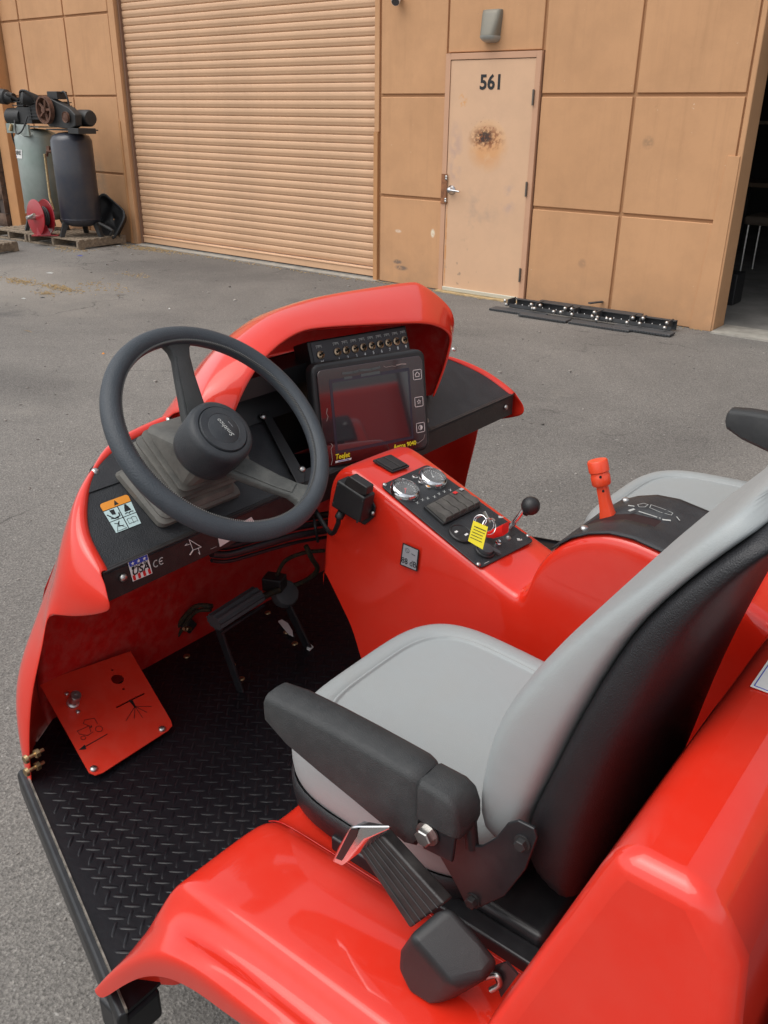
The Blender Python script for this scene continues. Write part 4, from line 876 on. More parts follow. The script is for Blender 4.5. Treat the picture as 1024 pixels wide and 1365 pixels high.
# on the vertical face: flag sticker, mark, spray symbol
f2 = Fr((-1.1292, .8, .97), (0, 1, 0), (0, 0, 1))
XFace = -1.1292
def f2p(u, v): q = onx(u, v, XFace)-f2.o; return (q.dot(f2.x), q.dot(f2.y))
c5 = [f2p(*q) for q in [(170, 749), (196, 738), (203, 764), (177, 775)]]
def b5(s_, t_):
    tl, tr_, br, bl__ = [V((*c, 0)) for c in c5]; q = tl.lerp(tr_, s_).lerp(bl__.lerp(br, s_), t_); return (q.x, q.y)
m = MB(); sheet(m, f2, [b5(0, 0), b5(1, 0), b5(1, 1), b5(0, 1)], .0008); us = put('flag_sticker', m, M['white'], face, smooth=0)
m = MB(); sheet(m, f2, [b5(.03, .03), b5(.97, .03), b5(.97, .27), b5(.03, .27)], .0012); put('blue_band', m, M['bluep'], us, smooth=0)
m = MB()
for k in range(4): sheet(m, f2, [b5(.04+k*.26, .72), b5(.17+k*.26, .72), b5(.17+k*.26, .97), b5(.04+k*.26, .97)], .0012)
put('red_stripes', m, M['redp'], us, smooth=0)
m = MB()
for k in range(3):
    cx, cy = b5(.2+.3*k, .15); pts = []
    for i in range(10): rr = .0036 if i % 2 == 0 else .0015; t_ = math.pi/2+i*math.pi/5; pts.append((cx+rr*math.cos(t_), cy+rr*math.sin(t_)))
    ctr = (cx, cy)
    for i in range(10): sheet(m, f2, [ctr, pts[i], pts[(i+1) % 10]], .0016)
put('stars', m, M['white'], us, smooth=0)
W5 = (V((*c5[1], 0))-V((*c5[0], 0))); a5 = math.atan2(W5.y, W5.x)
f2r = Fr(f2.o, f2.x*math.cos(a5)+f2.y*math.sin(a5), f2.y*math.cos(a5)-f2.x*math.sin(a5))
def r5(ab): q = f2.p(*ab)-f2r.o; return (q.dot(f2r.x), q.dot(f2r.y))
w5 = W5.length
a_, b_ = r5(b5(.5, .36)); text('lettering', 'MADE IN', f2r, a_, b_, w5*.22, M['blackp'], us, h=.0014, bold=.008, sx=.95)
a_, b_ = r5(b5(.5, .56)); text('lettering', 'USA', f2r, a_, b_, w5*.50, M['blackp'], us, h=.0014, bold=.018, shear=.12)
m = MB()
for (u, v, s_) in ((207.5, 751, 0), (215, 747.5, 1)):
    cx, cy = f2p(u, v); pts = [(cx+.0062*math.cos(t_)*.8, cy+.0062*math.sin(t_)) for t_ in [R(60+i*24) for i in range(11)]]; line(m, f2, pts, .0018)
    if s_: line(m, f2, [(cx-.005, cy), (cx+.001, cy)], .0018)
put('conformity_mark', m, M['white'], face, smooth=0)
m = MB()
for pl, wd_ in (([(251.5, 719), (268, 729)], .0011), ([(268, 729), (257, 733)], .0011), ([(251.5, 719), (257, 733)], .0011), ([(257, 733), (253, 739)], .0028), ([(246, 727), (253, 725)], .0009), ([(264, 731), (266, 738)], .0009), ([(246, 727), (249, 724.5)], .0009), ([(266, 739), (264, 736)], .0009)):
    line(m, f2, [f2p(*q) for q in pl], wd_)
put('spray_symbol', m, M['white'], face, smooth=0)
m = MB()
for k in range(5): line(m, f2, [f2p(280.5+k*1.6, 731.6-k*.65), f2p(281.5+k*1.6, 731.2-k*.65)], .0009)
put('small_print', m, M['whited'], face, smooth=0)
m = MB(); sheet(m, f2, [f2p(*q) for q in [(290, 715), (335, 689), (341, 699), (293, 729)]], .0008); put('pale_sticker', m, M['pink'], face, smooth=0)
m = MB(); line(m, f2, [f2p(*q) for q in [(300, 718), (315, 708)]], .002, .0012); put('sticker_mark', m, M['blackp'], face, smooth=0)

# ---- steering column boot, hub, wheel
WC = V((-1.024, .873, 1.218)); wn = V((.704, .032, .71)).normalized()
wu = V((0, 0, 1)).cross(wn).normalized(); ww = wn.cross(wu)
def wp(a_, b_, h=0): return WC+wu*a_+ww*b_+wn*h
sw = put('steering_wheel', MB().loft([[wp((.1845+.0148*math.cos(2*math.pi*k/14)*1.05)*math.cos(t_), (.1845+.0148*math.cos(2*math.pi*k/14)*1.05)*math.sin(t_), .0165*math.sin(2*math.pi*k/14)) for k in range(14)] for t_ in [i*2*math.pi/96 for i in range(97)]], False), M['rim'], veh, smooth=180)
stc = MB()
for i in range(330):
    t_ = i*2*math.pi/330
    r0 = .1845-.0148*.93
    stc.box(wp(r0*math.cos(t_), r0*math.sin(t_), .0075), (.0028, .0012, .0052), Matrix((wu*math.cos(t_)+ww*math.sin(t_), -wu*math.sin(t_)+ww*math.cos(t_), wn)).transposed() @ Matrix.Rotation(.6, 3, 'X'))
o = put('stitching', stc, mat('grey_thread', (.12, .12, .115), .8), sw, smooth=0); o['kind'] = 'stuff'
def spoke(ang, ma):
    t_ = R(ang); er = wu*math.cos(t_)+ww*math.sin(t_); et = -wu*math.sin(t_)+ww*math.cos(t_)
    secs = []
    for r_, hw, h_, th in [(.035, .025, -.050, .013), (.06, .0235, -.046, .013), (.12, .0185, -.026, .012), (.150, .0165, -.013, .012), (.164, .0195, -.008, .013), (.172, .026, -.005, .013), (.180, .036, -.002, .013)]:
        q = WC+er*r_+wn*h_; secs.append([q+et*a_+wn*b_ for a_, b_ in rrect(-hw, -th, hw, th*.35, .004, 2)])
    sp_ = put('spoke', MB().loft(secs), ma, sw, smooth=50)
    secs = []
    for r_, hw, h_ in [(.055, .0175, -.0412), (.12, .0135, -.0212), (.150, .0118, -.0080)]:
        q = WC+er*r_+wn*h_; secs.append([q+et*a_+wn*b_ for a_, b_ in rrect(-hw, -.001, hw, .0012, .0008, 2)])
    put('spoke_inlay', MB().loft(secs), ma, sp_, smooth=30)
spoke(80, M['spoke_dark']); spoke(-64, M['spoke'])
hub = put('hub', MB().lathe(WC, wn, [(0, -.075), (.048, -.075), (.0545, -.069), (.0565, -.055), (.0575, -.012), (.0555, -.003), (.050, .0015), (.0435, .0018), (.0425, -.001), (0, -.001)], 48), M['hub'], sw, smooth=50)
cap = put('hub_cap', MB().lathe(WC, wn, [(.0418, -.0015), (.0418, .0030), (.0405, .0046), (.0285, .0050), (.028, .0044), (.0272, .0050), (0, .0052)], 48), M['hub'], sw, smooth=40)
# lettering on the cap runs down to the right as the wheel is turned
ta = WC+wn*.0053
fh = Fr(ta, wu, ww)
def hpix(u, v): q = onp(u, v, wn, ta)-ta; return (q.dot(wu), q.dot(ww))
a1 = V((*hpix(312, 582), 0)); a0 = V((*hpix(290, 558), 0)); dd = (a1-a0)
ang = math.atan2(dd.y, dd.x); fhr = Fr(ta, -(wu*math.cos(ang)+ww*math.sin(ang)), -(ww*math.cos(ang)-wu*math.sin(ang)))
mid = fh.p(*((a0+a1)/2)[:2]); 
fh2 = Fr(mid, fhr.x, fhr.y)
text('maker_lettering', 'Smithco', fh2, 0, 0, dd.length*.30, M['whited'], cap, h=.0003, bold=.0, shear=.3, sx=.95)
text('small_lettering', 'TURF CARE', fh2, 0, -.013, .0022, M['greyp'], cap, h=.0003)
# boot: stepped rectangular bellows from the dash plate to the hub
BC = V((-1.222, .928, dz(-1.222))); EC = WC-wn*.070
def bsec(t_, hx, hy, rr):
    c_ = BC.lerp(EC, t_); n_ = ND.lerp(wn, t_).normalized(); ay = V((0, 1, 0)); axx = ay.cross(n_).normalized()
    k_ = max(0, min(1, (t_-.15)/.12))*max(0, min(1, (1.02-t_)/.28)); c_ = c_+(-axx*.026+ay*.026)*k_
    return [c_+axx*a_+ay*b_ for a_, b_ in rrect(-hx, -hy, hx, hy, rr, 4)]
q = [(0, .071, .098, .012), (.02, .072, .099, .013), (.09, .069, .096, .016), (.115, .062, .088, .018), (.13, .061, .087, .016), (.175, .057, .083, .018), (.20, .048, .073, .018), (.24, .046, .072, .016)]
for k in range(3):
    t0 = .24+k*.15; g_ = .003*k
    q += [(t0, .046-g_, .060-g_, .012), (t0+.012, .050-g_, .064-g_, .012), (t0+.050, .070-g_, .084-g_, .014), (t0+.062, .073-g_, .087-g_, .015), (t0+.088, .073-g_, .087-g_, .015), (t0+.098, .070-g_, .084-g_, .014), (t0+.138, .048-g_, .062-g_, .012)]
q += [(.70, .044, .058, .016), (.735, .064, .077, .016), (.75, .065, .077, .018), (.87, .054, .061, .026), (1.0, .042, .044, .03)]
boot = put('column_boot', MB().loft([bsec(*k) for k in q]), M['boot'], veh, smooth=22)
pl = MB(); pl.tube([bsec(.03, .0722, .0992, .013)[15].lerp(bsec(.03, .0722, .0992, .013)[9], 0)]+[V(bsec(t_, h_, g_, .014)[12])*.5+V(bsec(t_, h_, g_, .014)[7])*.5+V((0, 0, .0005)) for t_, h_, g_ in [(.64, .050, .070), (.8, .047, .060)]], .0012, 4) if False else None

# ---- cowl over the instruments
def cowlsec(k):      # k 0..1 from driver's side opening forwards: arch from the dash plate up and over
    return None
mouth = [onx(308, 562, -1.165), onx(318, 535, -1.165), onx(338, 497, -1.170), onx(366, 464, -1.18), onx(402, 441, -1.19), onx(440, 435, -1.18), onx(490, 432, -1.165), onx(535, 430, -1.150), onx(570, 430, -1.14), onx(592, 436, -1.135), onx(604, 448, -1.135), onx(601, 468, -1.145), onx(593, 495, -1.155), onx(580, 529, -1.17)]
crest = [onx(262, 548, -1.215), onx(272, 520, -1.22), onx(292, 483, -1.24), onx(320, 449, -1.26), onx(362, 418, -1.275), onx(410, 400, -1.28), onx(455, 390, -1.275), onx(505, 382, -1.265), onx(547, 376, -1.255), onx(563, 379, -1.24), onx(590, 399, -1.20), onx(606, 424, -1.165), onx(600, 468, -1.175), onx(577, 528, -1.20)]
midv = []
for a_, b_ in zip(mouth, crest): midv.append((a_+b_)/2+V((0, 0, .010)))
mouth[9] += V((0, .0, 0))
back = []
for i, c_ in enumerate(crest):
    back.append(V((c_.x-.10, CY+(c_.y-CY)*.93, min(c_.z-.02, c_.z*.98))))
back2 = [V((-1.47+abs(c_.y-CY)*.14, CY+(c_.y-CY)*.90, max(1.06, 1.0+(c_.z-1.0)*.45))) for c_ in crest]
inner = [p+V((-.004, (CY-p.y)*.02, -.004)) for p in mouth]
cr2 = [a_.lerp(b_, .06)+V((0, 0, .001)) for a_, b_ in zip(crest, back)]
cw = MB(); cw.grid([spline(r__, 3) for r__ in [inner, mouth, [a_.lerp(b_, .22)+V((0, 0, .004)) for a_, b_ in zip(mouth, crest)], midv, [a_.lerp(b_, .93)+V((0, 0, .003)) for a_, b_ in zip(mouth, crest)], crest, cr2, back, back2]])
cowl = put('instrument_cowl', cw, M['red'], veh, sub=1, solid=.005, solidoff=-1)
cowl.data.materials.append(M['redin']); cowl.modifiers['thickness'].material_offset = 1  # inner faces get the deeper red, shade painted into the colour
def inw(p, d): q_ = V((p.x, CY, 1.08))-p; return p+q_.normalized()*d*.7
put('cowl_shade_liner', MB().grid([[inw(p, .0095) for p in spline(r__, 3)] for r__ in [[m_+V((-.006, 0, 0)) for m_ in mouth], midv, crest, back, back2]]), M['redin'], cowl, sub=1)  # added liner, its darker red stands in for shade under the cowl
# black shelf and dark back inside the cowl
put('cowl_back', MB().grid([[V((-1.28, y, 1.09)) for y in (1.12, 1.62)], [V((-1.34, y, 1.20)) for y in (1.18, 1.56)]]).box2((-1.33, 1.10, 1.16), (-1.25, 1.60, 1.20)), M['blackp'], cowl, smooth=0)
put('cowl_bracket', MB().box2((-1.20, 1.60, 1.035), (-1.18, 1.625, 1.06)), M['plastic'], cowl, bevel=.003)

# ---- switch box
def boxframe(center, yaw, tilt):
    a_ = V((math.sin(yaw), math.cos(yaw), 0)); fwd = V((-math.cos(yaw), math.sin(yaw), 0)); up = math.cos(tilt)*V((0, 0, 1))+math.sin(tilt)*fwd
    return Fr(center, a_, up)
fs = boxframe((-1.205, 1.438, 1.218), .235, .36)
def slab_in(fr, a0, b0, a1, b1, h0, h1, r_=.006): return MB().prism([fr.p(a, b, h0) for a, b in rrect(a0, b0, a1, b1, r_, 4)], fr.n*(h1-h0))
sb = put('switch_box', slab_in(fs, -.136, -.032, .134, .030, -.06, 0, .004), M['plastic'], veh, bevel=.003)
put('face_plate', slab_in(fs, -.128, -.026, .128, .026, 0.0002, .0012, .003), mat('grey_violet_face', (.030, .027, .033), .4), sb, smooth=0)
gold = mat('brass_switch_ring', (.50, .36, .24), .35, 1); 
sxs = [-.110]+[-.066+.0232*k for k in range(9)]
ring = MB().lathe((0, 0, 0), (0, 0, 1), [(.0058, 0), (.0090, 0), (.0090, .0025), (.0062, .0035), (.0055, .001), (.0058, 0)], 10); rme = meshof(ring, gold, 40)
lev = MB().lathe((0, 0, 0), (.15, .25, 1), [(.0028, 0), (.0018, .004), (.0023, .011), (.0015, .012), (0, .0122)], 8); lme = meshof(lev, M['iron'], 60)
for k, a_ in enumerate(sxs):
    t_ = inst('toggle_switch', rme, sb, fs.mat(a_, -.002, .0014)); inst('toggle_lever', lme, t_, fs.mat(a_, -.002, .0014)); 
    bpy.context.view_layer.update()
for o in list(bpy.data.objects):
    if o.name.startswith('toggle_lever'): o.matrix_parent_inverse = o.parent.matrix_world.inverted(); 
for k, a_ in enumerate(sxs): text('digit', 'M123456789'[k], fs, a_+.001, -.0175, .0095, M['white'], sb, h=.0016, bold=.01)
m = MB()
for a_ in sxs:
    line(m, fs, [(a_-.006, .0125), (a_-.006, .0155), (a_+.007, .0155), (a_+.007, .0125)], .0008, .0016); line(m, fs, [(a_, .0135), (a_, .0175)], .0008, .0016); line(m, fs, [(a_-.007, .018), (a_+.007, .018)], .0012, .0016)
put('switch_marks', m, M['whited'], sb, smooth=0)

# ---- monitor
fm = boxframe((-1.118, 1.378, 1.107), .35, .16)
mo = put('monitor', slab_in(fm, -.140, -.113, .140, .113, -.035, -.004, .020), M['plastic'], veh, bevel=.006, seg=3)
put('front_glass', slab_in(fm, -.129, -.104, .129, .100, -.004, .0005, .012), M['bezel'], mo, bevel=.001, seg=2)
put('screen_border', slab_in(fm, -.103, -.080, .094, .078, .0006, .0010, .002), mat('violet_grey_border', (.030, .028, .042), .2), mo, smooth=0)
put('screen', slab_in(fm, -.097, -.073, .089, .071, .0011, .0014, .001), M['screen'], mo, smooth=0)
put('mount_bracket', MB().box2((-1.21, 1.34, 1.04), (-1.15, 1.42, 1.2)), M['plastic'], mo)
m = MB()
for b_ in (.060, .0, -.058): line(m, fm, rrect(.103, b_-.0105, .124, b_+.0105, .002, 2), .0012, .0012, True)
line(m, fm, [(.1075, .060), (.1135, .0655), (.1195, .060)], .0012); line(m, fm, [(.109, .0605), (.109, .0555), (.118, .0555), (.118, .0605)], .001)
pts = [(.1135+(.0052 if i % 2 == 0 else .0022)*math.cos(math.pi/2+i*math.pi/5), (.0052 if i % 2 == 0 else .0022)*math.sin(math.pi/2+i*math.pi/5)) for i in range(10)]; line(m, fm, pts, .0008, .0012, True)
line(m, fm, circ2(.1135, -.058, .005, 12), .001, .0012, True); sheet(m, fm, [(.1135, -.063), (.1135, -.053), (.1175, -.056), (.118, -.060)], .0012)
put('button_icons', m, M['pink'], mo, smooth=0)
text('model_lettering', 'Aeros 9040', fm, .070, -.090, .0135, M['yellow'], mo, h=.0012, bold=.018, sx=.92)
text('maker_lettering', 'TeeJet', fm, -.088, -.086, .0155, M['yellow'], mo, h=.0012, bold=.018, sx=.86, shear=.2)
m = MB(); sheet(m, fm, [(-.106, -.098), (-.068, -.098), (-.066, -.094), (-.105, -.094)], .0012); put('maker_bar', m, M['white'], mo, smooth=0)
text('small_lettering', 'TECHNOLOGIES', fm, -.086, -.096, .0036, M['bluep'], mo, h=.0014)
m = MB()
def scuff(pts, w_): line(m, fm, pts, w_, .0012)
random.seed(9)
scuff([(-.07, .087), (-.045, .086), (-.03, .088), (.0, .0865), (.02, .088)], .0045); scuff([(-.066, .0765), (-.05, .0765)], .005); scuff([(-.025, .077), (.018, .0775)], .006)
put('dust_marks', m, mat('dust_smear', (.075, .085, .085), .8), mo, smooth=0)
m = MB(); scuff([(.03, .089), (.035, .086), (.05, .087), (.06, .085)], .0008); scuff([(.062, .087), (.075, .088), (.086, .0865)], .0022)
scuff([(-.113, .02), (-.116, .010), (-.113, .003), (-.117, -.006)], .0012); scuff([(-.112, -.055), (-.108, -.06), (-.113, -.066), (-.112, -.09), (-.116, -.1)], .0014); scuff([(.124, -.075), (.12, -.085), (.105, -.092), (.1, -.09)], .0012)
put('scratches', m, mat('pale_scratch', (.28, .22, .2), .8), mo, smooth=0)

# ---- centre console shell
YL, YR = 1.20, 1.408
prof_ = [(-1.112, .80), (-1.092, .985), (-1.085, 1.015), (-1.068, 1.038), (-1.045, 1.046), (-1.02, 1.042), (-.97, 1.023), (-.66, .905), (-.645, .902), (-.630, .912), (-.6215, .94), (-.612, .975), (-.585, 1.018), (-.555, 1.045), (-.525, 1.062), (-.49, 1.074), (-.45, 1.077), (-.36, 1.064), (-.20, 1.0)]
humpR = 1.50
rows = []
for i, (x, z) in enumerate(prof_):
    rr = .012 if 1 < i < 8 else .010; yr = YR if i < 9 else YR+min(1, (i-8)/4)*.030
    e = .0
    rows.append([V((x, YL-.004, .50 if x > -.99 else .62+(-.985-x)*1.45)), V((x, YL-.001, z-.06)), V((x, YL, z-.022)), V((x, YL+.004, z-.008)), V((x, YL+.012, z-.0015)), V((x, YL+.03, z)), V((x, yr-.03, z-.005)), V((x, yr-.012, z-.009)), V((x, yr-.004, z-.016)), V((x, yr, z-.030)), V((x, yr+.004, .50 if x > -.99 else .62+(-.985-x)*1.45))])
# front end closes downwards
fr0 = [V((-1.085, p.y*.96+.04*(YL+YR)/2, p.z)) for p in rows[0]]
con = MB().grid(rows)
console = put('console', con, M['red'], veh, sub=2)
# instrument plate
def zc(x): return .905+(x+.66)/(-.31)*.118
NC = V((.118/.31, 0, 1)).normalized()
fc = Fr((-.84, 1.315, zc(-.84)+.0005), (0, 1, 0), NC.cross(V((0, 1, 0))))    # x: to the right of the vehicle, y: forwards
assert fc.n.z > 0
fy_ = V((0, 1, 0)).cross(-fc.n)
def fcp(u, v, h=0): q = onp(u, v, NC, fc.p(0, 0, h))-fc.p(0, 0, h); return (q.dot(fc.x), q.dot(fc.y))
cor = [fcp(507, 648), fcp(570, 620), fcp(712, 722), fcp(640, 759)]
def cp(s_, t_):   # s: left to right, t: front to rear
    a_, b_, c_, d_ = [V((*c, 0)) for c in cor]; q = a_.lerp(b_, s_).lerp(d_.lerp(c_, s_), t_); return (q.x, q.y)
def rquad(c, r_=.1, k=3):
    out = []
    P = [V((*q, 0)) for q in c]
    for i in range(4):
        a_, b_, c_ = P[i-1], P[i], P[(i+1) % 4]
        d1 = (a_-b_).normalized()*r_; d2 = (c_-b_).normalized()*r_
        for j in range(k+1): t_ = j/k; q = (b_+d1)*(1-t_)**2+b_*2*t_*(1-t_)+(b_+d2)*t_**2; out.append((q.x, q.y))
    return out
ip = put('instrument_plate', MB().prism([fc.p(a_, b_, 0) for a_, b_ in rquad(cor, .012)], fc.n*.003), M['dash'], console, bevel=.0008, seg=2)
for u, v in [(512, 648), (703, 716), (637, 754)]: inst('screw', bs_, ip, tomtx(fc.p(*fcp(u, v), .003), fc.n))
gn = []
for (u, v, tilt) in ((540, 653, 0), (577, 637, 1)):
    ctr = fc.p(*fcp(u, v, .008), .003)
    g_ = put('gauge', MB().lathe(ctr, fc.n, [(.031, 0), (.031, .004), (.0285, .011), (.0255, .013), (.0245, .010), (.0245, .0065)], 32), M['chrome'], ip, smooth=50)
    put('gauge_face', MB().lathe(ctr, fc.n, [(.0245, .005), (.0245, .0068), (0, .0068)], 32), M['gauge'], g_, smooth=0)
    ff = Fr(ctr+fc.n*.0068, fc.x, fc.y); m = MB()
    for k in range(21):
        t_ = R(-50+k*14); r0_ = .017 if k % 5 == 0 else .0195; line(m, ff, [(r0_*math.cos(t_), r0_*math.sin(t_)), (.0218*math.cos(t_), .0218*math.sin(t_))], .0007, .0004)
    put('dial_marks', m, M['white'], g_, smooth=0)
    m = MB(); line(m, ff, [(0, 0), (-.012, -.009) if not tilt else (.008, .012)], .0012, .0008); sheet(m, ff, circ2(0, 0, .0025, 8), .001); put('needle', m, M['redp'] if not tilt else M['whited'], g_, smooth=0)
    put('gauge_lens', MB().lathe(ctr, fc.n, [(.0248, .0098), (.018, .0112), (0, .0118)], 32), M['glass'], g_, smooth=180)
for (u, v, ma) in ((552, 638, M['bezel']), (560, 645, M['bezel']), (570, 651, M['orangep'])):
    ctr = fc.p(*fcp(u, v), .003); l_ = put('indicator_lamp', MB().lathe(ctr, fc.n, [(.0058, 0), (.0058, .0028), (.0042, .0036), (.004, .002)], 14), M['steel'], ip, smooth=40)
    put('lamp_lens', MB().lathe(ctr, fc.n, [(.0041, .0015), (.0036, .0034), (0, .0042)], 12), ma, l_, smooth=180)
# rocker switch row
rc4 = [fcp(*q) for q in [(563, 679), (611, 653), (640, 678), (590, 703)]]
sw_base = put('rocker_frame', MB().prism([fc.p(a_, b_, .003) for a_, b_ in rquad(rc4, .004)], fc.n*.006), M['plastic'], ip, bevel=.001)
def rq(s_, t_): a_, b_, c_, d_ = [V((*c, 0)) for c in rc4]; q = a_.lerp(b_, s_).lerp(d_.lerp(c_, s_), t_); return (q.x, q.y)
for k in range(5):
    s0, s1 = .04+k*.187, .04+k*.187+.175
    secs = []
    for t_, h_ in ((.06, .009), (.10, .0135), (.35, .017), (.55, .0165), (.8, .0205), (.94, .019), (.97, .009)):
        secs.append([fc.p(*rq(s0, t_), .009), fc.p(*rq(s0+.01, t_), h_), fc.p(*rq(s1-.01, t_), h_), fc.p(*rq(s1, t_), .009)])
    r_ = put('rocker_switch', MB().loft(secs), M['rocker'], sw_base, smooth=50, bevel=.0012, seg=2)
m = MB()
for s_, ma in ((.70, 0), (.88, 1)):
    m = MB(); 
    m.prism([fc.p(*rq(s_-.03, .14), .0155), fc.p(*rq(s_+.05, .14), .0155), fc.p(*rq(s_+.05, .26), .0175), fc.p(*rq(s_-.03, .26), .0175)], fc.n*.0008)
    put('lamp_window', m, M['redp'] if not ma else M['greyp'], sw_base, smooth=0)
m = MB()
for (u, v) in ((556, 672), (563, 668), (570, 666), (585, 660), (592, 657), (600, 655), (579, 664)):
    a_, b_ = fcp(u, v); line(m, fc, [(a_-.003, b_-.002), (a_+.003, b_+.003)], .0012, .0034); line(m, fc, [(a_-.003, b_+.003), (a_+.002, b_-.002)], .0008, .0034)
for (u, v) in ((666, 691), (691, 721)):
    a_, b_ = fcp(u, v); sheet(m, fc, [(a_-.005, b_), (a_, b_+.005), (a_+.005, b_+.001), (a_+.002, b_-.004)], .0034); line(m, fc, [(a_+.004, b_-.004), (a_+.007, b_-.002)], .002, .0034)
line(m, fc, [fcp(645, 753), fcp(651, 750)], .001, .0034)
put('plate_symbols', m, M['whited'], ip, smooth=0)
# sockets, key barrel
for (u, v, r_, lid) in ((614, 714, .026, 0), (645, 737, .0195, 1)):
    ctr = fc.p(*fcp(u, v), .003)
    s_ = put('power_socket', MB().lathe(ctr, fc.n, [(r_, 0), (r_, .004), (r_-.002, .006), (r_-.004, .0055), (r_-.005, .004), (0, .004)], 28), M['plastic'], ip, smooth=40)
    if lid:
        put('socket_cap', MB().lathe(ctr, fc.n, [(r_*.75, .005), (r_*.72, .011), (r_*.6, .012), (0, .012)], 24), M['grip'], s_, smooth=40)
        put('cap_tab', MB().prism([ctr+fc.x*a_+fc.y*b_+fc.n*.006 for a_, b_ in [(.008, -.012), (.014, -.026), (.02, -.02), (.016, -.004)]], fc.n*.003), M['grip'], s_)
    else:
        m = MB(); f_ = Fr(ctr+fc.n*.004, fc.x, fc.y); sheet(m, f_, rect(-.012, .006, -.004, .010), .0006); sheet(m, f_, rect(0, -.010, .009, -.006), .0006); put('usb_port', m, M['white'], s_, smooth=0)
        m = MB(); line(m, f_, [(-.018, .0), (.018, -.004)], .0012, .0004); put('lid_gap', m, M['blackp'], s_, smooth=0)
for u, v in [(656, 695), (677, 719)]: put('pan_screw', MB().lathe(fc.p(*fcp(u, v), .003), fc.n, [(.0055, 0), (.005, .002), (0, .003)], 16), M['steel'], ip, smooth=40)
ks = fc.p(*fcp(662, 728), .003)
put('push_button', MB().lathe(ks, fc.n, [(.006, 0), (.006, .006), (.0035, .007), (.0035, .011), (0, .011)], 14), M['chrome'], ip, smooth=40)
# small lever with ball knob
lb0 = fc.p(*fcp(679, 706), .003); lt = ony(702, 674, lb0.y+.012); 
lvr = put('small_lever', MB().tube([lb0, lt], [.0052, .0042], 12), M['chrome'], console, smooth=60)
put('ball_knob', MB().lathe(lt+V((0, 0, -.014)), (lt-lb0).normalized(), [(.006, -.005)]+[(.0185*math.sin(R(a_)), .0165-.0185*math.cos(R(a_))) for a_ in range(24, 181, 12)], 24), M['plastic'], lvr, smooth=180)
put('lever_slot', MB().prism([fc.p(*fcp(u, v), .0031) for u, v in [(663, 698), (668, 696), (686, 714), (681, 717)]], fc.n*.0005), M['blackp'], ip, smooth=0)
# red flip guard
rg0 = fc.p(*fcp(654, 723), .003); q0 = ony(650, 712, rg0.y); q1 = ony(674, 703, rg0.y+.005)
put('switch_guard', MB().loft([[q0+V((0, a_, b_)) for a_, b_ in rrect(-.004, -.006, .004, .004, .002, 2)], [q0.lerp(q1, .45)+V((0, a_, b_)) for a_, b_ in rrect(-.010, -.013, .010, .007, .003, 2)], [q1+V((0, a_, b_)) for a_, b_ in rrect(-.0125, -.015, .0125, .009, .004, 2)]]), mat('bright_red_plastic', (.75, .015, .01), .3, coat=.4), ip, smooth=40)
# twin blank switch near the front
tw = [fcp(*q) for q in [(496, 615), (520, 607.5), (546, 623), (523, 631)]]
zt_ = .002
tf = put('blank_switch', MB().prism([fc.p(a_, b_, .0) for a_, b_ in rquad(tw, .003)], fc.n*.004), M['plastic'], console, bevel=.001)
for s0, s1 in ((.06, .48), (.52, .94)):
    P = [V((*q, 0)) for q in tw]
    def tq(s_, t_): q = P[0].lerp(P[1], s_).lerp(P[3].lerp(P[2], s_), t_); return fc.p(q.x, q.y, .004)
    put('rocker', MB().prism([tq(s0, .08), tq(s1, .08), tq(s1, .92), tq(s0, .92)], fc.n*.0025), M['face'], tf, bevel=.0008)
# noise sticker on the side
f3 = Fr((-.88, YL-.0045, .90), (-.0, 0, 0) if False else (1, 0, 0), (0, 0, 1))
def f3p(u, v): q = ony(u, v, YL-.0035)-f3.o; return (q.dot(f3.x), q.dot(f3.y))
ns = [f3p(*q) for q in [(538, 723), (560, 732.5), (557, 761.5), (534, 752)]]
def nq(s_, t_): a_, b_, c_, d_ = [V((*c, 0)) for c in ns]; q = a_.lerp(b_, s_).lerp(d_.lerp(c_, s_), t_); return (q.x, q.y)
m = MB(); sheet(m, f3, [nq(0, 0), nq(1, 0), nq(1, 1), nq(0, 1)], .0014); nst = put('noise_sticker', m, M['blackp'], console, smooth=0)
m = MB(); sheet(m, f3, [nq(.07, .045), nq(.93, .045), nq(.93, .955), nq(.07, .955)], .0018); put('grey_field', m, M['greyp'], nst, smooth=0)
wv = V((*nq(1, .75), 0))-V((*nq(0, .75), 0)); a_ = math.atan2(wv.y, wv.x)
f3r = Fr(f3.p(*nq(.5, .74)), f3.x*math.cos(a_)+f3.y*math.sin(a_), f3.y*math.cos(a_)-f3.x*math.sin(a_))
text('lettering', '88 dB', f3r, 0, 0, wv.length*.44, M['blackp'], nst, h=.0022, bold=0, sx=.85)
m = MB(); line(m, f3, circ2(*nq(.33, .24), .0048, 12), .0006, .0022, True); line(m, f3, [nq(.6, .3), nq(.8, .33)], .0012, .0022); line(m, f3, [nq(.26, .2), nq(.4, .3)], .0006, .0022); put('sticker_icon', m, M['blackp'], nst, smooth=0)
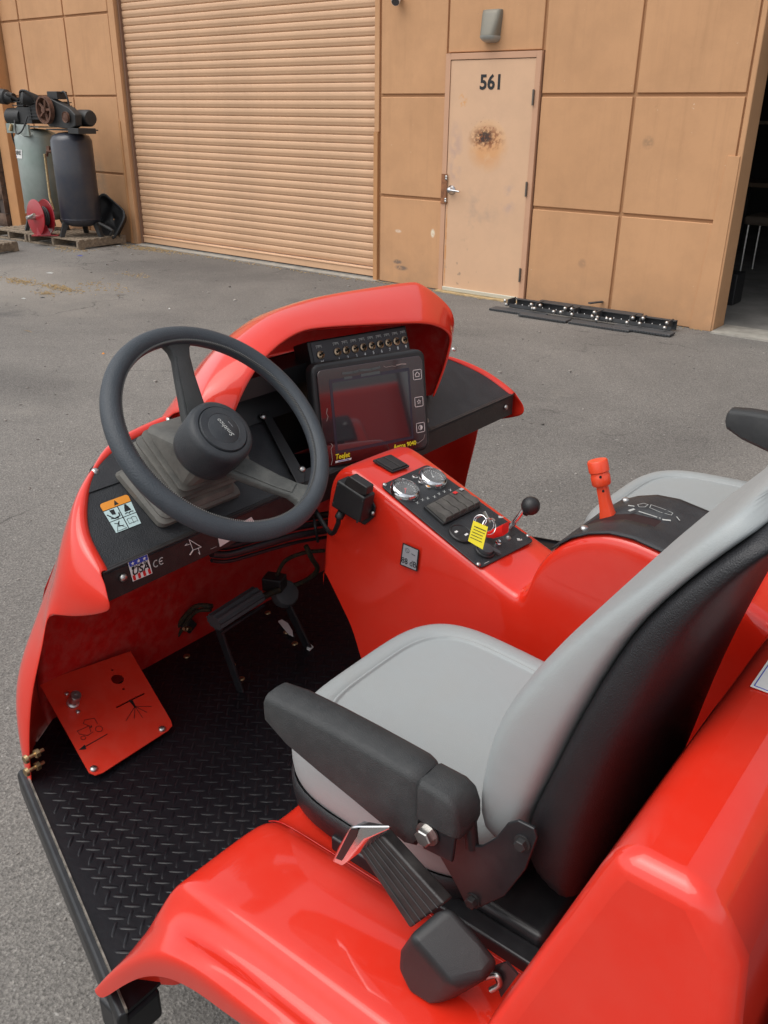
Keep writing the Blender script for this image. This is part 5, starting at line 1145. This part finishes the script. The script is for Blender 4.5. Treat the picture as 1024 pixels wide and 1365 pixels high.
# black relay box at the console's front corner
jb = put('junction_box', MB().prism([ony(u, v, 1.158) for u, v in [(449, 640), (486, 664), (479, 698), (441, 675)]], (0, .035, 0)), M['plastic'], console, bevel=.004)
put('mount_flange', MB().prism([ony(u, v, 1.192) for u, v in [(452, 640), (492, 660), (500, 676), (498, 690), (486, 700), (450, 680)]], (0, .004, 0)), M['plastic'], jb, bevel=.001)
put('rocker', MB().prism([ony(u, v, 1.160) for u, v in [(462, 637), (466, 635), (489, 650), (488, 660), (480, 660), (458, 645)]], (0, .022, 0)), M['face'], jb, bevel=.002)
inst('screw', bs_, jb, tomtx(ony(497, 684, 1.19), (0, -1, 0)))
for u, v in [(450, 648), (483, 669), (476, 696), (444, 671)]: inst('screw', bolt_mesh(.0025, .001, M['face']), jb, tomtx(ony(u, v, 1.158), (0, -1, 0)))
cb0 = ony(452, 690, 1.165)
put('box_cable', MB().tube(spline([cb0+V((0, .01, .01)), cb0, ony(450, 700, 1.17), ony(440, 710, 1.19), (-1.16, 1.22, .925)]), [.009]*7+[.005]*18, 10), M['plastic'], jb, smooth=60)

# ---- black cover on the hump with the lever slot
cvp = [(-.589, 1.0155), (-.585, 1.0205), (-.555, 1.0475), (-.525, 1.0645), (-.49, 1.0765), (-.45, 1.0795), (-.36, 1.0665), (-.335, 1.061)]
cy0, cy1 = 1.205, 1.402
def zh(x):
    for (xa, za), (xb, zb) in zip(cvp[:-1], cvp[1:]):
        if xa <= x <= xb: return za+(zb-za)*(x-xa)/(xb-xa)
    return cvp[-1][1]
slot_p = [V((-.535, 0)), ]
# slot lies between y 1.33 and 1.375, x -.585 .. -.44
s0x, s1x, sy0, sy1 = -.565, -.440, 1.268, 1.300
bm = bmesh.new()
xs = [c[0] for c in cvp]; xs = sorted(set([round(a_, 4) for a_ in xs]+[s0x, s1x]+[-.57, -.54, -.51, -.475, -.42, -.39])); ys = [cy0, cy0+.012, 1.25, sy0, (sy0+sy1)/2, sy1, 1.355, cy1-.012, cy1]
vv = {}
for i, x in enumerate(xs):
    for j, y in enumerate(ys):
        yy = y
        if abs(x-s0x) < 1e-6 and sy0 <= y <= sy1: yy = y
        vv[i, j] = bm.verts.new((x, yy, zh(x)))
for i in range(len(xs)-1):
    for j in range(len(ys)-1):
        xm = (xs[i]+xs[i+1])/2; ym = (ys[j]+ys[j+1])/2
        if s0x < xm < s1x and sy0 < ym < sy1: continue
        bm.faces.new((vv[i, j], vv[i+1, j], vv[i+1, j+1], vv[i, j+1]))
me = bpy.data.meshes.new('cover'); bm.to_mesh(me); bm.free()
hc_ = put('lever_cover', me, M['dash'], console, smooth=180, solid=.003)
sxx = [s0x, -.57, -.555, -.54, -.525, -.51, -.49, -.475, s1x]
put('slot_shade_strip', MB().grid([[V((x, y, zh(x)-.0008)) for x in sxx] for y in (sy0-.002, sy1+.002)]), mat('slot_shade_red', (.018, .002, .002), .7), hc_, smooth=180)  # flat dark strip, painted as the shaded depth of the slot
NH = V((.1, 0, 1)).normalized()
for u, v in [(779, 703), (834, 669), (902, 735), (949, 696)]: 
    p = onz(u, v, 1.07) if u > 850 else onz(u, v, 1.055); inst('screw', bt, hc_, tomtx(V((p.x, min(max(p.y, cy0+.015), cy1-.015), zh(p.x)+.0005)), (0, 0, 1)))
fH = Fr((-.46, 1.33, zh(-.46)+.0008), (0, 1, 0), (-1, 0, .08)); m = MB()
def hp2(u, v): q = onp(u, v, fH.n, fH.o)-fH.o; return (q.dot(fH.x), q.dot(fH.y))
def hl(pts_, w_, cl=False): line(m, fH, [hp2(*q_) for q_ in pts_], w_, .0006, cl)
hl([(852, 682), (880, 691)], .0026); hl([(838, 674), (845, 675)], .003); hl([(839, 681), (845, 679)], .0045); hl([(884, 693), (893, 694)], .0045)
hl([(850, 673), (858, 671), (864, 673), (860, 676), (852, 676)], .0008, True); hl([(868, 673), (885, 679), (897, 684), (895, 687), (880, 683), (866, 677)], .0008, True); hl([(902, 689), (906, 694)], .0015)
put('cover_symbols', m, M['whited'], hc_, smooth=0)
# throttle lever, orange red
L0 = V((-.575, 1.34, 1.0)); hb = onw(805, 690, 1.66); ht = onw(797, 640, 1.60); yl = 1.300
hb = ony(812, 695, yl); hm_ = ony(806, 660, yl); ht = ony(800, 640, yl); htt = ony(797, 618, yl)
axl = (htt-hb).normalized()
secs = []
for t_, wx, wy in ((-.035, .016, .010), (0, .0155, .010), (.022, .011, .0095), (.04, .0095, .009), (.085, .0085, .009)):
    q = hb+axl*t_; sx_ = V((0, 1, 0)).cross(axl).normalized(); secs.append([q+sx_*a_+V((0, 1, 0))*b_ for a_, b_ in rrect(-wx, -wy, wx, wy, .005, 2)])
tl_ = put('throttle_lever', MB().loft(secs), M['orange'], console, smooth=40)
Lh = (htt-hb).length
put('lever_grip', MB().lathe(hb, axl, [(0, .066), (.0145, .066), (.0165, .069), (.0165, .083), (.0155, .085), (.0155, .089), (.0175, .091), (.0175, .108), (.016, .1105), (.010, .111), (.008, .110), (0, .110)], 20), M['orange'], tl_, smooth=40)
for h_ in (.087, .062):
    q = hb+axl*h_+V((.008, -.0135, 0)); put('grub_screw', MB().lathe(q, (.4, -.9, 0), [(.0022, 0), (.0022, .0022), (0, .0022)], 8), M['blackp'], tl_, smooth=0)

# ---- body under the seats, with the left wheel arch
def smooth_curve(pts, k=4): return spline(pts, k)
rowsF = []
def prow(y, pts): rowsF.append([V((x, y, z)) for x, z in pts])
XR = -.10
# every row runs from the floor in front, up and back; all rows have 9 points
prow(.735, [(-.750, .495), (-.748, .60), (-.742, .695), (-.730, .722), (-.700, .730), (-.60, .732), (-.50, .733), (-.32, .735), (XR, .735)])
prow(.690, [(-.750, .495), (-.748, .60), (-.742, .695), (-.730, .722), (-.700, .730), (-.60, .732), (-.50, .733), (-.32, .735), (XR, .735)])
prow(.668, [(-.751, .495), (-.750, .60), (-.744, .695), (-.731, .724), (-.700, .733), (-.60, .736), (-.50, .738), (-.32, .740), (XR, .741)])
prow(.655, [(-.753, .495), (-.752, .60), (-.747, .702), (-.733, .733), (-.700, .745), (-.60, .750), (-.50, .753), (-.32, .757), (XR, .758)])
prow(.635, [(-.755, .495), (-.754, .60), (-.750, .708), (-.735, .741), (-.700, .755), (-.60, .761), (-.50, .765), (-.32, .768), (XR, .768)])
prow(.560, [(-.762, .495), (-.760, .60), (-.754, .708), (-.737, .742), (-.700, .756), (-.60, .764), (-.50, .769), (-.32, .773), (XR, .773)])
prow(.505, [(-.776, .495), (-.772, .60), (-.760, .702), (-.741, .739), (-.700, .755), (-.60, .764), (-.50, .769), (-.32, .774), (XR, .774)])
prow(.496, [(-.784, .495), (-.779, .60), (-.765, .696), (-.745, .733), (-.702, .751), (-.60, .761), (-.50, .766), (-.32, .771), (XR, .771)])
prow(.488, [(-.795, .495), (-.790, .590), (-.773, .680), (-.750, .718), (-.706, .738), (-.60, .749), (-.50, .754), (-.32, .759), (XR, .759)])
prow(.478, [(-.812, .495), (-.806, .575), (-.783, .658), (-.752, .699), (-.706, .721), (-.60, .733), (-.50, .739), (-.32, .744), (XR, .744)])
prow(.464, [(-.836, .495), (-.824, .558), (-.787, .639), (-.745, .688), (-.695, .713), (-.60, .727), (-.50, .733), (-.32, .737), (XR, .737)])
prow(.452, [(-.852, .497), (-.833, .553), (-.786, .637), (-.738, .690), (-.685, .718), (-.60, .734), (-.50, .739), (-.32, .743), (XR, .743)])
def plip(ys, uv, tail, dz_=0):
    L = [ony(u, v, y) for y, (u, v) in zip(ys, uv)]; rowsF.append(L+[V((x, y, z)) for x, y, z in tail])
plip((.420, .424, .430, .435, .439, .442, .444), [(129, 1316), (147, 1291), (181, 1268), (210, 1261), (244, 1272), (278, 1292), (322, 1328)], [(-.40, .445, .742), (XR, .445, .742)])
plip((.413, .416, .421, .426, .430, .433, .435), [(124, 1319), (144, 1300), (179, 1280), (208, 1274), (240, 1284), (275, 1306), (319, 1342)], [(-.40, .436, .736), (XR, .436, .736)])
plip((.414, .418, .424, .429, .433, .436, .438), [(134, 1334), (150, 1323), (178, 1305), (205, 1299), (235, 1306), (271, 1327), (313, 1361)], [(-.40, .438, .720), (XR, .438, .720)])
body = put('seat_body', MB().grid(rowsF), M['red'], veh, sub=2)
put('seat_body', MB().grid([[mir(p) for p in r_] for r_ in rowsF]), M['red'], veh, sub=2)
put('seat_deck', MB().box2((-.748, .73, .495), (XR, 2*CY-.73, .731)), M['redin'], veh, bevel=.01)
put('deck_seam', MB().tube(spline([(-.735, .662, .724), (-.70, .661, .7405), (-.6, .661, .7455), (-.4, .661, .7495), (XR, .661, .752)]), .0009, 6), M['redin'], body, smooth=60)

# ---- rear hood behind the seats
hood = MB().prism([(x_, .5225-.096*(1.15-z_), z_) for x_, z_ in [(-.335, .60), (-.262, .88), (-.186, 1.115), (-.172, 1.149), (-.100, 1.150), (-.062, 1.10), (-.036, .90), (-.02, .60)]], (0, 1.66, 0))
# taper the far end symmetrically
hood.v = [v if v[1] < 1.5 else (v[0], 2*CY-(v[1]-1.66), v[2]) for v in hood.v]
hd_ = put('rear_hood', hood, M['red'], veh, bevel=.021, seg=6, smooth=60)
hd_.modifiers['bevel'].angle_limit = R(50)
put('rear_dark_block', MB().box2((-.03, .56, .45), (.65, 2.1, 1.0)), M['blackp'], veh, bevel=.01)  # added black block, stands in for the dark behind the hood
put('rear_frame', MB().box2((-.30, .60, .42), (.9, 2.08, .50)), M['frame'], veh)
m = MB(); zt_h = 1.1500
fD = Fr((-.186, 1.0, 1.115), (0, 1, 0), V((-.168, 0, 1.148))-V((-.186, 0, 1.115)))
q0 = V((-.158, .815, 0)); hx0 = q0.x; hx1 = hx0+.042
m.prism([(hx0, q0.y, 1.1506), (hx1, q0.y, 1.1506), (hx1, q0.y+.13, 1.1506), (hx0, q0.y+.13, 1.1506)], (0, 0, .0006)); hs_ = put('hood_decal', m, M['white'], hd_, smooth=0)
m = MB(); e_ = .003
P = [V((hx0+e_, q0.y+e_, 1.1513)), V((hx1-e_, q0.y+e_, 1.1513)), V((hx1-e_, q0.y+.13-e_, 1.1513)), V((hx0+e_, q0.y+.13-e_, 1.1513))]
for a_, b_ in zip(P, P[1:]+P[:1]): m.tube([a_, b_], .0006, 4)
put('decal_border', m, M['bluep'], hs_, smooth=0)
# ---- wheels
def wheel(c, r_, wdt, nm='wheel'):
    w_ = put(nm, MB().lathe((c[0], c[1]-wdt/2, c[2]), (0, 1, 0), [(r_*.55, 0), (r_*.9, 0), (r_, wdt*.18), (r_*1.01, wdt*.5), (r_, wdt*.82), (r_*.9, wdt), (r_*.55, wdt)], 40), M['tyre'], veh, smooth=40)
    put('rim', MB().lathe((c[0], c[1]-wdt*.35, c[2]), (0, 1, 0), [(0, 0), (r_*.2, 0), (r_*.25, wdt*.1), (r_*.5, wdt*.1), (r_*.56, -wdt*.05), (r_*.56, wdt*.75), (0, wdt*.75)], 32), M['whited'], w_, smooth=40)
wheel((-.16, .60, .29), .285, .24); wheel((-.16, 2*CY-.60, .29), .285, .24); wheel((-1.50, CY, .24), .235, .26)

# ---- seats
def seat(dy, far):
    O = V((0, dy, 0))
    root = put('seat', MB().box2((-.72, .70+dy, .735), (-.30, 1.08+dy, .775)), M['frame'], veh, bevel=.01)
    cx, cyy = -.565, .893+dy+(.035 if far else 0); hx, hy = .205, .219*(1.12 if far else 1)
    def ring(s_, z, e=3.6, sink=0):
        out = []
        for k in range(48):
            t_ = k*2*math.pi/48; c_, n_ = math.cos(t_), math.sin(t_)
            a_ = math.copysign(abs(c_)**(2/e), c_)*hx*s_; b_ = math.copysign(abs(n_)**(2/e), n_)*hy*s_
            out.append(V((cx+a_, cyy+b_, z+.010*(b_/hy)**2*(1 if z > .84 else 0)-(.015 if not far else -.012)*(a_/hx)*(1 if z > .80 else 0))))
        return out
    put('seat_cushion', MB().loft([ring(.80, .778), ring(.955, .782), ring(.99, .80), ring(1.0, .825), ring(.985, .848), ring(.95, .862), ring(.88, .869), ring(.80, .8690), ring(.785, .8660), ring(.778, .8655), ring(.770, .8690), ring(.760, .8690), ring(.752, .8655), ring(.744, .8650), ring(.72, .8655), ring(.5, .866), ring(.2, .866), ring(.02, .866)]), M['vinyl'], root, smooth=180, sub=1)
    put('cushion_piping', MB().loft([ring(.955, .742), ring(.985, .75), ring(1.0, .775), ring(1.0, .790), ring(.985, .793), ring(.97, .785)]), M['shell'], root, smooth=60)
    # backrest: stations F (front) and B (join with the black shell)
    st = [((-.395, .855), (-.335, .835)), ((-.409, .90), (-.338, .90)), ((-.409, .947), (-.334, .955)), ((-.405, 1.0), (-.313, 1.02)), ((-.394, 1.06), (-.297, 1.08)), ((-.365, 1.125), (-.279, 1.14)), ((-.318, 1.20), (-.256, 1.21)), ((-.276, 1.257), (-.234, 1.262)), ((-.238, 1.305), (-.202, 1.312)), ((-.205, 1.352), (-.176, 1.347)), ((-.184, 1.380), (-.158, 1.367)), ((-.165, 1.393), (-.150, 1.378))]
    hw = [.170, .200, .210, .214, .217, .218, .217, .214, .210, .203, .192, .165]
    yc = .893+dy; rings = []
    for (F, B), h_ in zip(st, hw):
        F = V((F[0], 0, F[1])); B = V((B[0], 0, B[1])); c_ = (F+B)/2; d_ = (F-B)/2; out = []
        for k in range(32):
            t_ = k*2*math.pi/32; a_ = math.copysign(abs(math.cos(t_))**(2/4.2), math.cos(t_)); b_ = math.copysign(abs(math.sin(t_))**(2/(4.6 if math.cos(t_) > 0 else 14)), math.sin(t_))
            out.append(V((c_.x, yc+h_*b_, c_.z))+d_*a_)
        rings.append(out)
    put('backrest_cushion', MB().loft(rings), M['vinyl'], root, smooth=180, sub=1)
    bk2 = [(-.275, .80), (-.262, .86), (-.252, .95), (-.240, 1.03), (-.226, 1.10), (-.212, 1.16), (-.196, 1.225), (-.180, 1.28), (-.158, 1.325), (-.142, 1.350), (-.130, 1.364), (-.126, 1.372)]
    st2 = [((b[0]-.003, b[1]), k) for (f, b), k in zip(st, bk2)]
    rings = []
    for (F, B), h_ in zip(st2, [h+.0015 for h in hw]):
        F = V((F[0], 0, F[1])); B = V((B[0], 0, B[1])); c_ = (F+B)/2; d_ = (F-B)/2; out = []
        for k in range(32):
            t_ = k*2*math.pi/32; a_ = math.copysign(abs(math.cos(t_))**(2/3.2), math.cos(t_)); b_ = math.copysign(abs(math.sin(t_))**(2/(4.0 if math.cos(t_) < 0 else 16)), math.sin(t_))
            out.append(V((c_.x, yc+h_*b_, c_.z))+d_*a_)
        rings.append(out)
    put('backrest_shell', MB().loft(rings), M['shell'], root, smooth=180, sub=1)
    return root, yc
s1, yc1 = seat(0, 0); setp(s1, 'driver seat')
s2, yc2 = seat(.93, 1); setp(s2, 'passenger seat')
# armrests
def armrest(root, f, side):     # f maps a point of the left armrest to this seat
    def P(x, y, z): return f(V((x, y, z)))
    a0, a1 = .632, .684
    secs = []
    for x, zt, zb, ins in [(-.705, .978, .948, .006), (-.700, .985, .938, .002), (-.66, .990, .920, 0), (-.60, .992, .905, 0), (-.54, .992, .892, 0), (-.49, .991, .880, 0), (-.462, .990, .874, 0), (-.452, .988, .876, .002), (-.447, .984, .885, .005)]:
        ya, yb = a0+ins, a1-ins; r_ = .009
        secs.append([P(x, ya, zb+r_), P(x, ya, zt-r_), P(x, ya+r_*.4, zt-r_*.35), P(x, ya+r_, zt), P(x, (ya+yb)/2, zt+.0015), P(x, yb-r_, zt), P(x, yb-r_*.4, zt-r_*.35), P(x, yb, zt-r_), P(x, yb, zb+r_), P(x, yb-r_, zb), P(x, ya+r_, zb)])
    ar = put('armrest', MB().loft(secs), M['grain'], root, smooth=32)
    secs = []
    for x, zt, zb, ins in [(-.449, .983, .925, .004), (-.445, .985, .922, .001), (-.41, .984, .924, 0), (-.398, .978, .925, 0), (-.390, .964, .926, .002), (-.387, .948, .930, .005)]:
        ya, yb = a0+ins, a1-ins; r_ = .008
        secs.append([P(x, ya, zb+r_), P(x, ya, zt-r_), P(x, ya+r_*.4, zt-r_*.35), P(x, ya+r_, zt), P(x, yb-r_, zt), P(x, yb-r_*.4, zt-r_*.35), P(x, yb, zt-r_), P(x, yb, zb+r_), P(x, yb-r_, zb), P(x, ya+r_, zb)])
    put('armrest_joint', MB().loft(secs), M['grain'], ar, smooth=35)
    put('pivot_plate', MB().prism([P(x, .640, z) for x, z in [(-.452, .925), (-.395, .935), (-.398, .885), (-.44, .880)]], f(V((0, .006, 0)))-f(V((0, 0, 0)))), M['frame'], ar, bevel=.002)
    put('stop_pin', MB().tube([P(-.394, .668, .935), P(-.388, .668, .895)], .008, 12), M['plastic'], ar, smooth=60)
    c_ = P(-.432, .638, .912); n_ = f(V((0, -1, 0)))-f(V((0, 0, 0)))
    inst('hex_bolt', hexbolt_mesh(.0115, .013, M['steel']), ar, tomtx(c_, n_))
    return ar
ar1 = armrest(s1, lambda p: V(p), 0)
yy2 = 2*CY+.03
ar2 = armrest(s2, lambda p: V((p[0]+.12, 2.08+(p[1]-.66), p[2]+.065)), 1)
# steel armrest bracket on the driver seat
brk = [(560, 1085), (604, 1075), (618, 1110), (627, 1128), (642, 1128), (660, 1118), (676, 1098), (690, 1094), (712, 1105), (716, 1118), (700, 1160), (672, 1195), (640, 1210), (620, 1205), (608, 1180), (585, 1140), (566, 1110)]
bp_ = put('armrest_bracket', MB().prism([ony(u, v, .664) for u, v in brk], (0, .005, 0)), M['frame'], s1, bevel=.0015)
for u, v in [(697, 1123), (631, 1200)]: inst('hex_bolt', hexbolt_mesh(.0075, .009, M['iron']), bp_, tomtx(ony(u, v, .664), (0, -1, 0)))
put('slide_rail', MB().box2((-.62, .672, .735), (-.27, .70, .76)), M['frame'], s1, bevel=.003)

# ---- seat belt retractor, strap and buckle (left side)
Yb = .565
rt = [(525, 1290), (523, 1268), (533, 1250), (560, 1225), (597, 1198), (640, 1243), (672, 1280), (672, 1296), (650, 1315), (625, 1316), (606, 1340), (580, 1352), (556, 1345), (536, 1320)]
side = [(541, 1248), (604, 1198), (672, 1282), (640, 1312), (606, 1311), (585, 1290)]
rc_ = [ony(u, v, .60) for u, v in [(600, 1212), (640, 1246), (668, 1284), (645, 1312), (600, 1322), (560, 1300), (548, 1262), (570, 1232)]]
# built as a rounded wedge: far face at y .60, near face at y .53
far_ = [(597, 1198), (620, 1220), (672, 1281), (650, 1300), (612, 1308), (582, 1285), (566, 1258), (572, 1228)]
near_ = [(566, 1222), (560, 1250), (590, 1300), (607, 1316), (603, 1340), (575, 1350), (540, 1322), (524, 1280), (532, 1248)]
def hullmesh(name, pts, ma, parent, bevel, seg=4):
    bm = bmesh.new()
    for p in pts: bm.verts.new(p)
    r_ = bmesh.ops.convex_hull(bm, input=bm.verts); 
    bmesh.ops.delete(bm, geom=[g for g in r_['geom_interior'] if isinstance(g, bmesh.types.BMVert)], context='VERTS')
    bmesh.ops.dissolve_limit(bm, angle_limit=R(8), verts=bm.verts, edges=bm.edges)
    me = bpy.data.meshes.new(name); bm.to_mesh(me); bm.free()
    return put(name, me, ma, parent, bevel=bevel, seg=seg, smooth=60)
pts = [ony(u, v, .597) for u, v in [(599, 1200), (630, 1232), (670, 1281), (640, 1306), (570, 1262)]]+[ony(u, v, .545) for u, v in [(545, 1246), (528, 1268), (527, 1292), (542, 1325), (578, 1348), (604, 1316), (590, 1300)]]+[ony(650, 1306, .57), ony(612, 1325, .56)]
ret = hullmesh('belt_retractor', pts, M['plastic'], veh, .012, 5)
put('retractor_bracket', MB().tube(spline([ony(646, 1303, .597), ony(662, 1300, .60), ony(666, 1312, .60), ony(654, 1320, .595)]), .0035, 8), M['steel'], ret, smooth=60)
put('belt_strap', MB().prism([ony(655, 1290, .605), ony(675, 1283, .605), ony(690, 1300, .605), ony(668, 1330, .605)], (0, .003, 0)), M['frame'], ret)
# stalk
a_, b_, c_, d_ = ony(470, 1138, .60), ony(502, 1115, .60), ony(588, 1203, .585), ony(548, 1240, .585)
a_, b_, c_, d_ = ony(478, 1135, .595), ony(508, 1112, .605), ony(592, 1205, .59), ony(546, 1238, .58)
n_ = (b_-a_).cross(d_-a_).normalized(); n_ = n_ if n_.y < 0 else -n_
st_ = put('buckle_stalk', MB().prism([a_, b_, c_, d_], -n_*.020), M['face'], ret, bevel=.003)
m = MB()
for k in range(1, 6):
    t_ = k/6; m.tube([a_.lerp(b_, t_)+n_*.0001, d_.lerp(c_, t_)+n_*.0001], .0006, 4)
put('stalk_ribs', m, M['plastic'], st_, smooth=0)
e1 = [ony(u, v, .595) for u, v in [(443, 1151), (466, 1104), (478, 1108), (482, 1118), (456, 1155)]]
bk_ = hullmesh('belt_buckle', [ony(u, v, .608) for u, v in [(487, 1094), (527, 1101), (506, 1114), (486, 1122)]]+[ony(u, v, .590) for u, v in [(466, 1103), (443, 1149), (457, 1155), (486, 1119), (474, 1101)]]+[ony(u, v, .605) for u, v in [(462, 1108), (446, 1140)]], M['chrome'], ret, .0018, 2)
put('buckle_mouth', MB().prism([ony(u, v, .5893) for u, v in [(448, 1144), (467, 1106), (478, 1105), (475, 1116), (456, 1147)]], (0, -.0006, 0)), M['blackp'], bk_, smooth=0)
put('release_button', MB().prism([onp(u, v, ((V((ony(527, 1101, .608)))-V(ony(487, 1094, .608))).cross(V(ony(486, 1119, .590))-V(ony(487, 1094, .608)))), ony(487, 1094, .608)) for u, v in [(494, 1103), (505, 1101), (507, 1106), (497, 1108)]], ray(500, 1104)*-.0015), M['blackp'], bk_, smooth=0)

# ---- keys hanging from the console
kr = thing('key_ring', tuple(fc.p(*fcp(650, 700), .01)), 'ring of keys with a yellow printed tag hanging on the console', 'keys')
kc = fc.p(*fcp(648, 704, .02), .02)
def ringm(c, n_, r_, th):
    n_ = V(n_).normalized(); a_ = n_.orthogonal().normalized(); b_ = n_.cross(a_); return MB().tube([c+a_*r_*math.cos(t)+b_*r_*math.sin(t) for t in [k*2*math.pi/28 for k in range(29)]], th, 6)
put('split_ring', ringm(onw(646, 698, 1.585), (.5, -.3, 1), .0175, .0011), M['chrome'], kr, smooth=60)
put('split_ring', ringm(onw(652, 702, 1.58), (.9, -.3, .4), .0150, .0011), M['chrome'], kr, smooth=60)
put('split_ring', ringm(onw(640, 694, 1.585), (0.3, -.6, .8), .0115, .0011), M['chrome'], kr, smooth=60)
kk = MB(); q0 = onw(645, 682, 1.585); q1 = onw(652, 697, 1.585); kk.tube([q0, q1], .0045, 6, ry=.0012); kk.tube([onw(636, 706, 1.58), onw(646, 700, 1.58)], .006, 8, ry=.0012)
put('key', kk, M['steel'], kr)
tg = [onw(631, 694, 1.575), onw(650.5, 702.5, 1.565), onw(643.5, 732.5, 1.575), onw(624, 721, 1.585)]
n_ = (tg[1]-tg[0]).cross(tg[3]-tg[0]).normalized(); n_ = -n_ if n_.dot(EYE-tg[0]) < 0 else n_
tag = put('tag', MB().prism(tg, -n_*.001), M['yellow'], kr, smooth=0)
ft = Fr((tg[0]+tg[1]+tg[2]+tg[3])/4, tg[1]-tg[0], tg[0]-tg[3])
for k, (s_, sz) in enumerate([('Caution:', .0052), ('do not run', .0044), ('dry or leave', .0044), ('key on', .0044)]):
    pass
m = MB(); hgt = (tg[0]-tg[3]).length; wdt = (tg[1]-tg[0]).length
random.seed(4)
for k in range(5):
    x = -wdt*.38; y = hgt*(.30-.14*k)
    while x < wdt*.34:
        l_ = random.uniform(.0012, .0034); line(m, ft, [(x, y), (min(x+l_, wdt*.38), y)], .0012 if k else .0016, .0006); x += l_+.0011
put('tag_print', m, M['blackp'], tag, smooth=0)
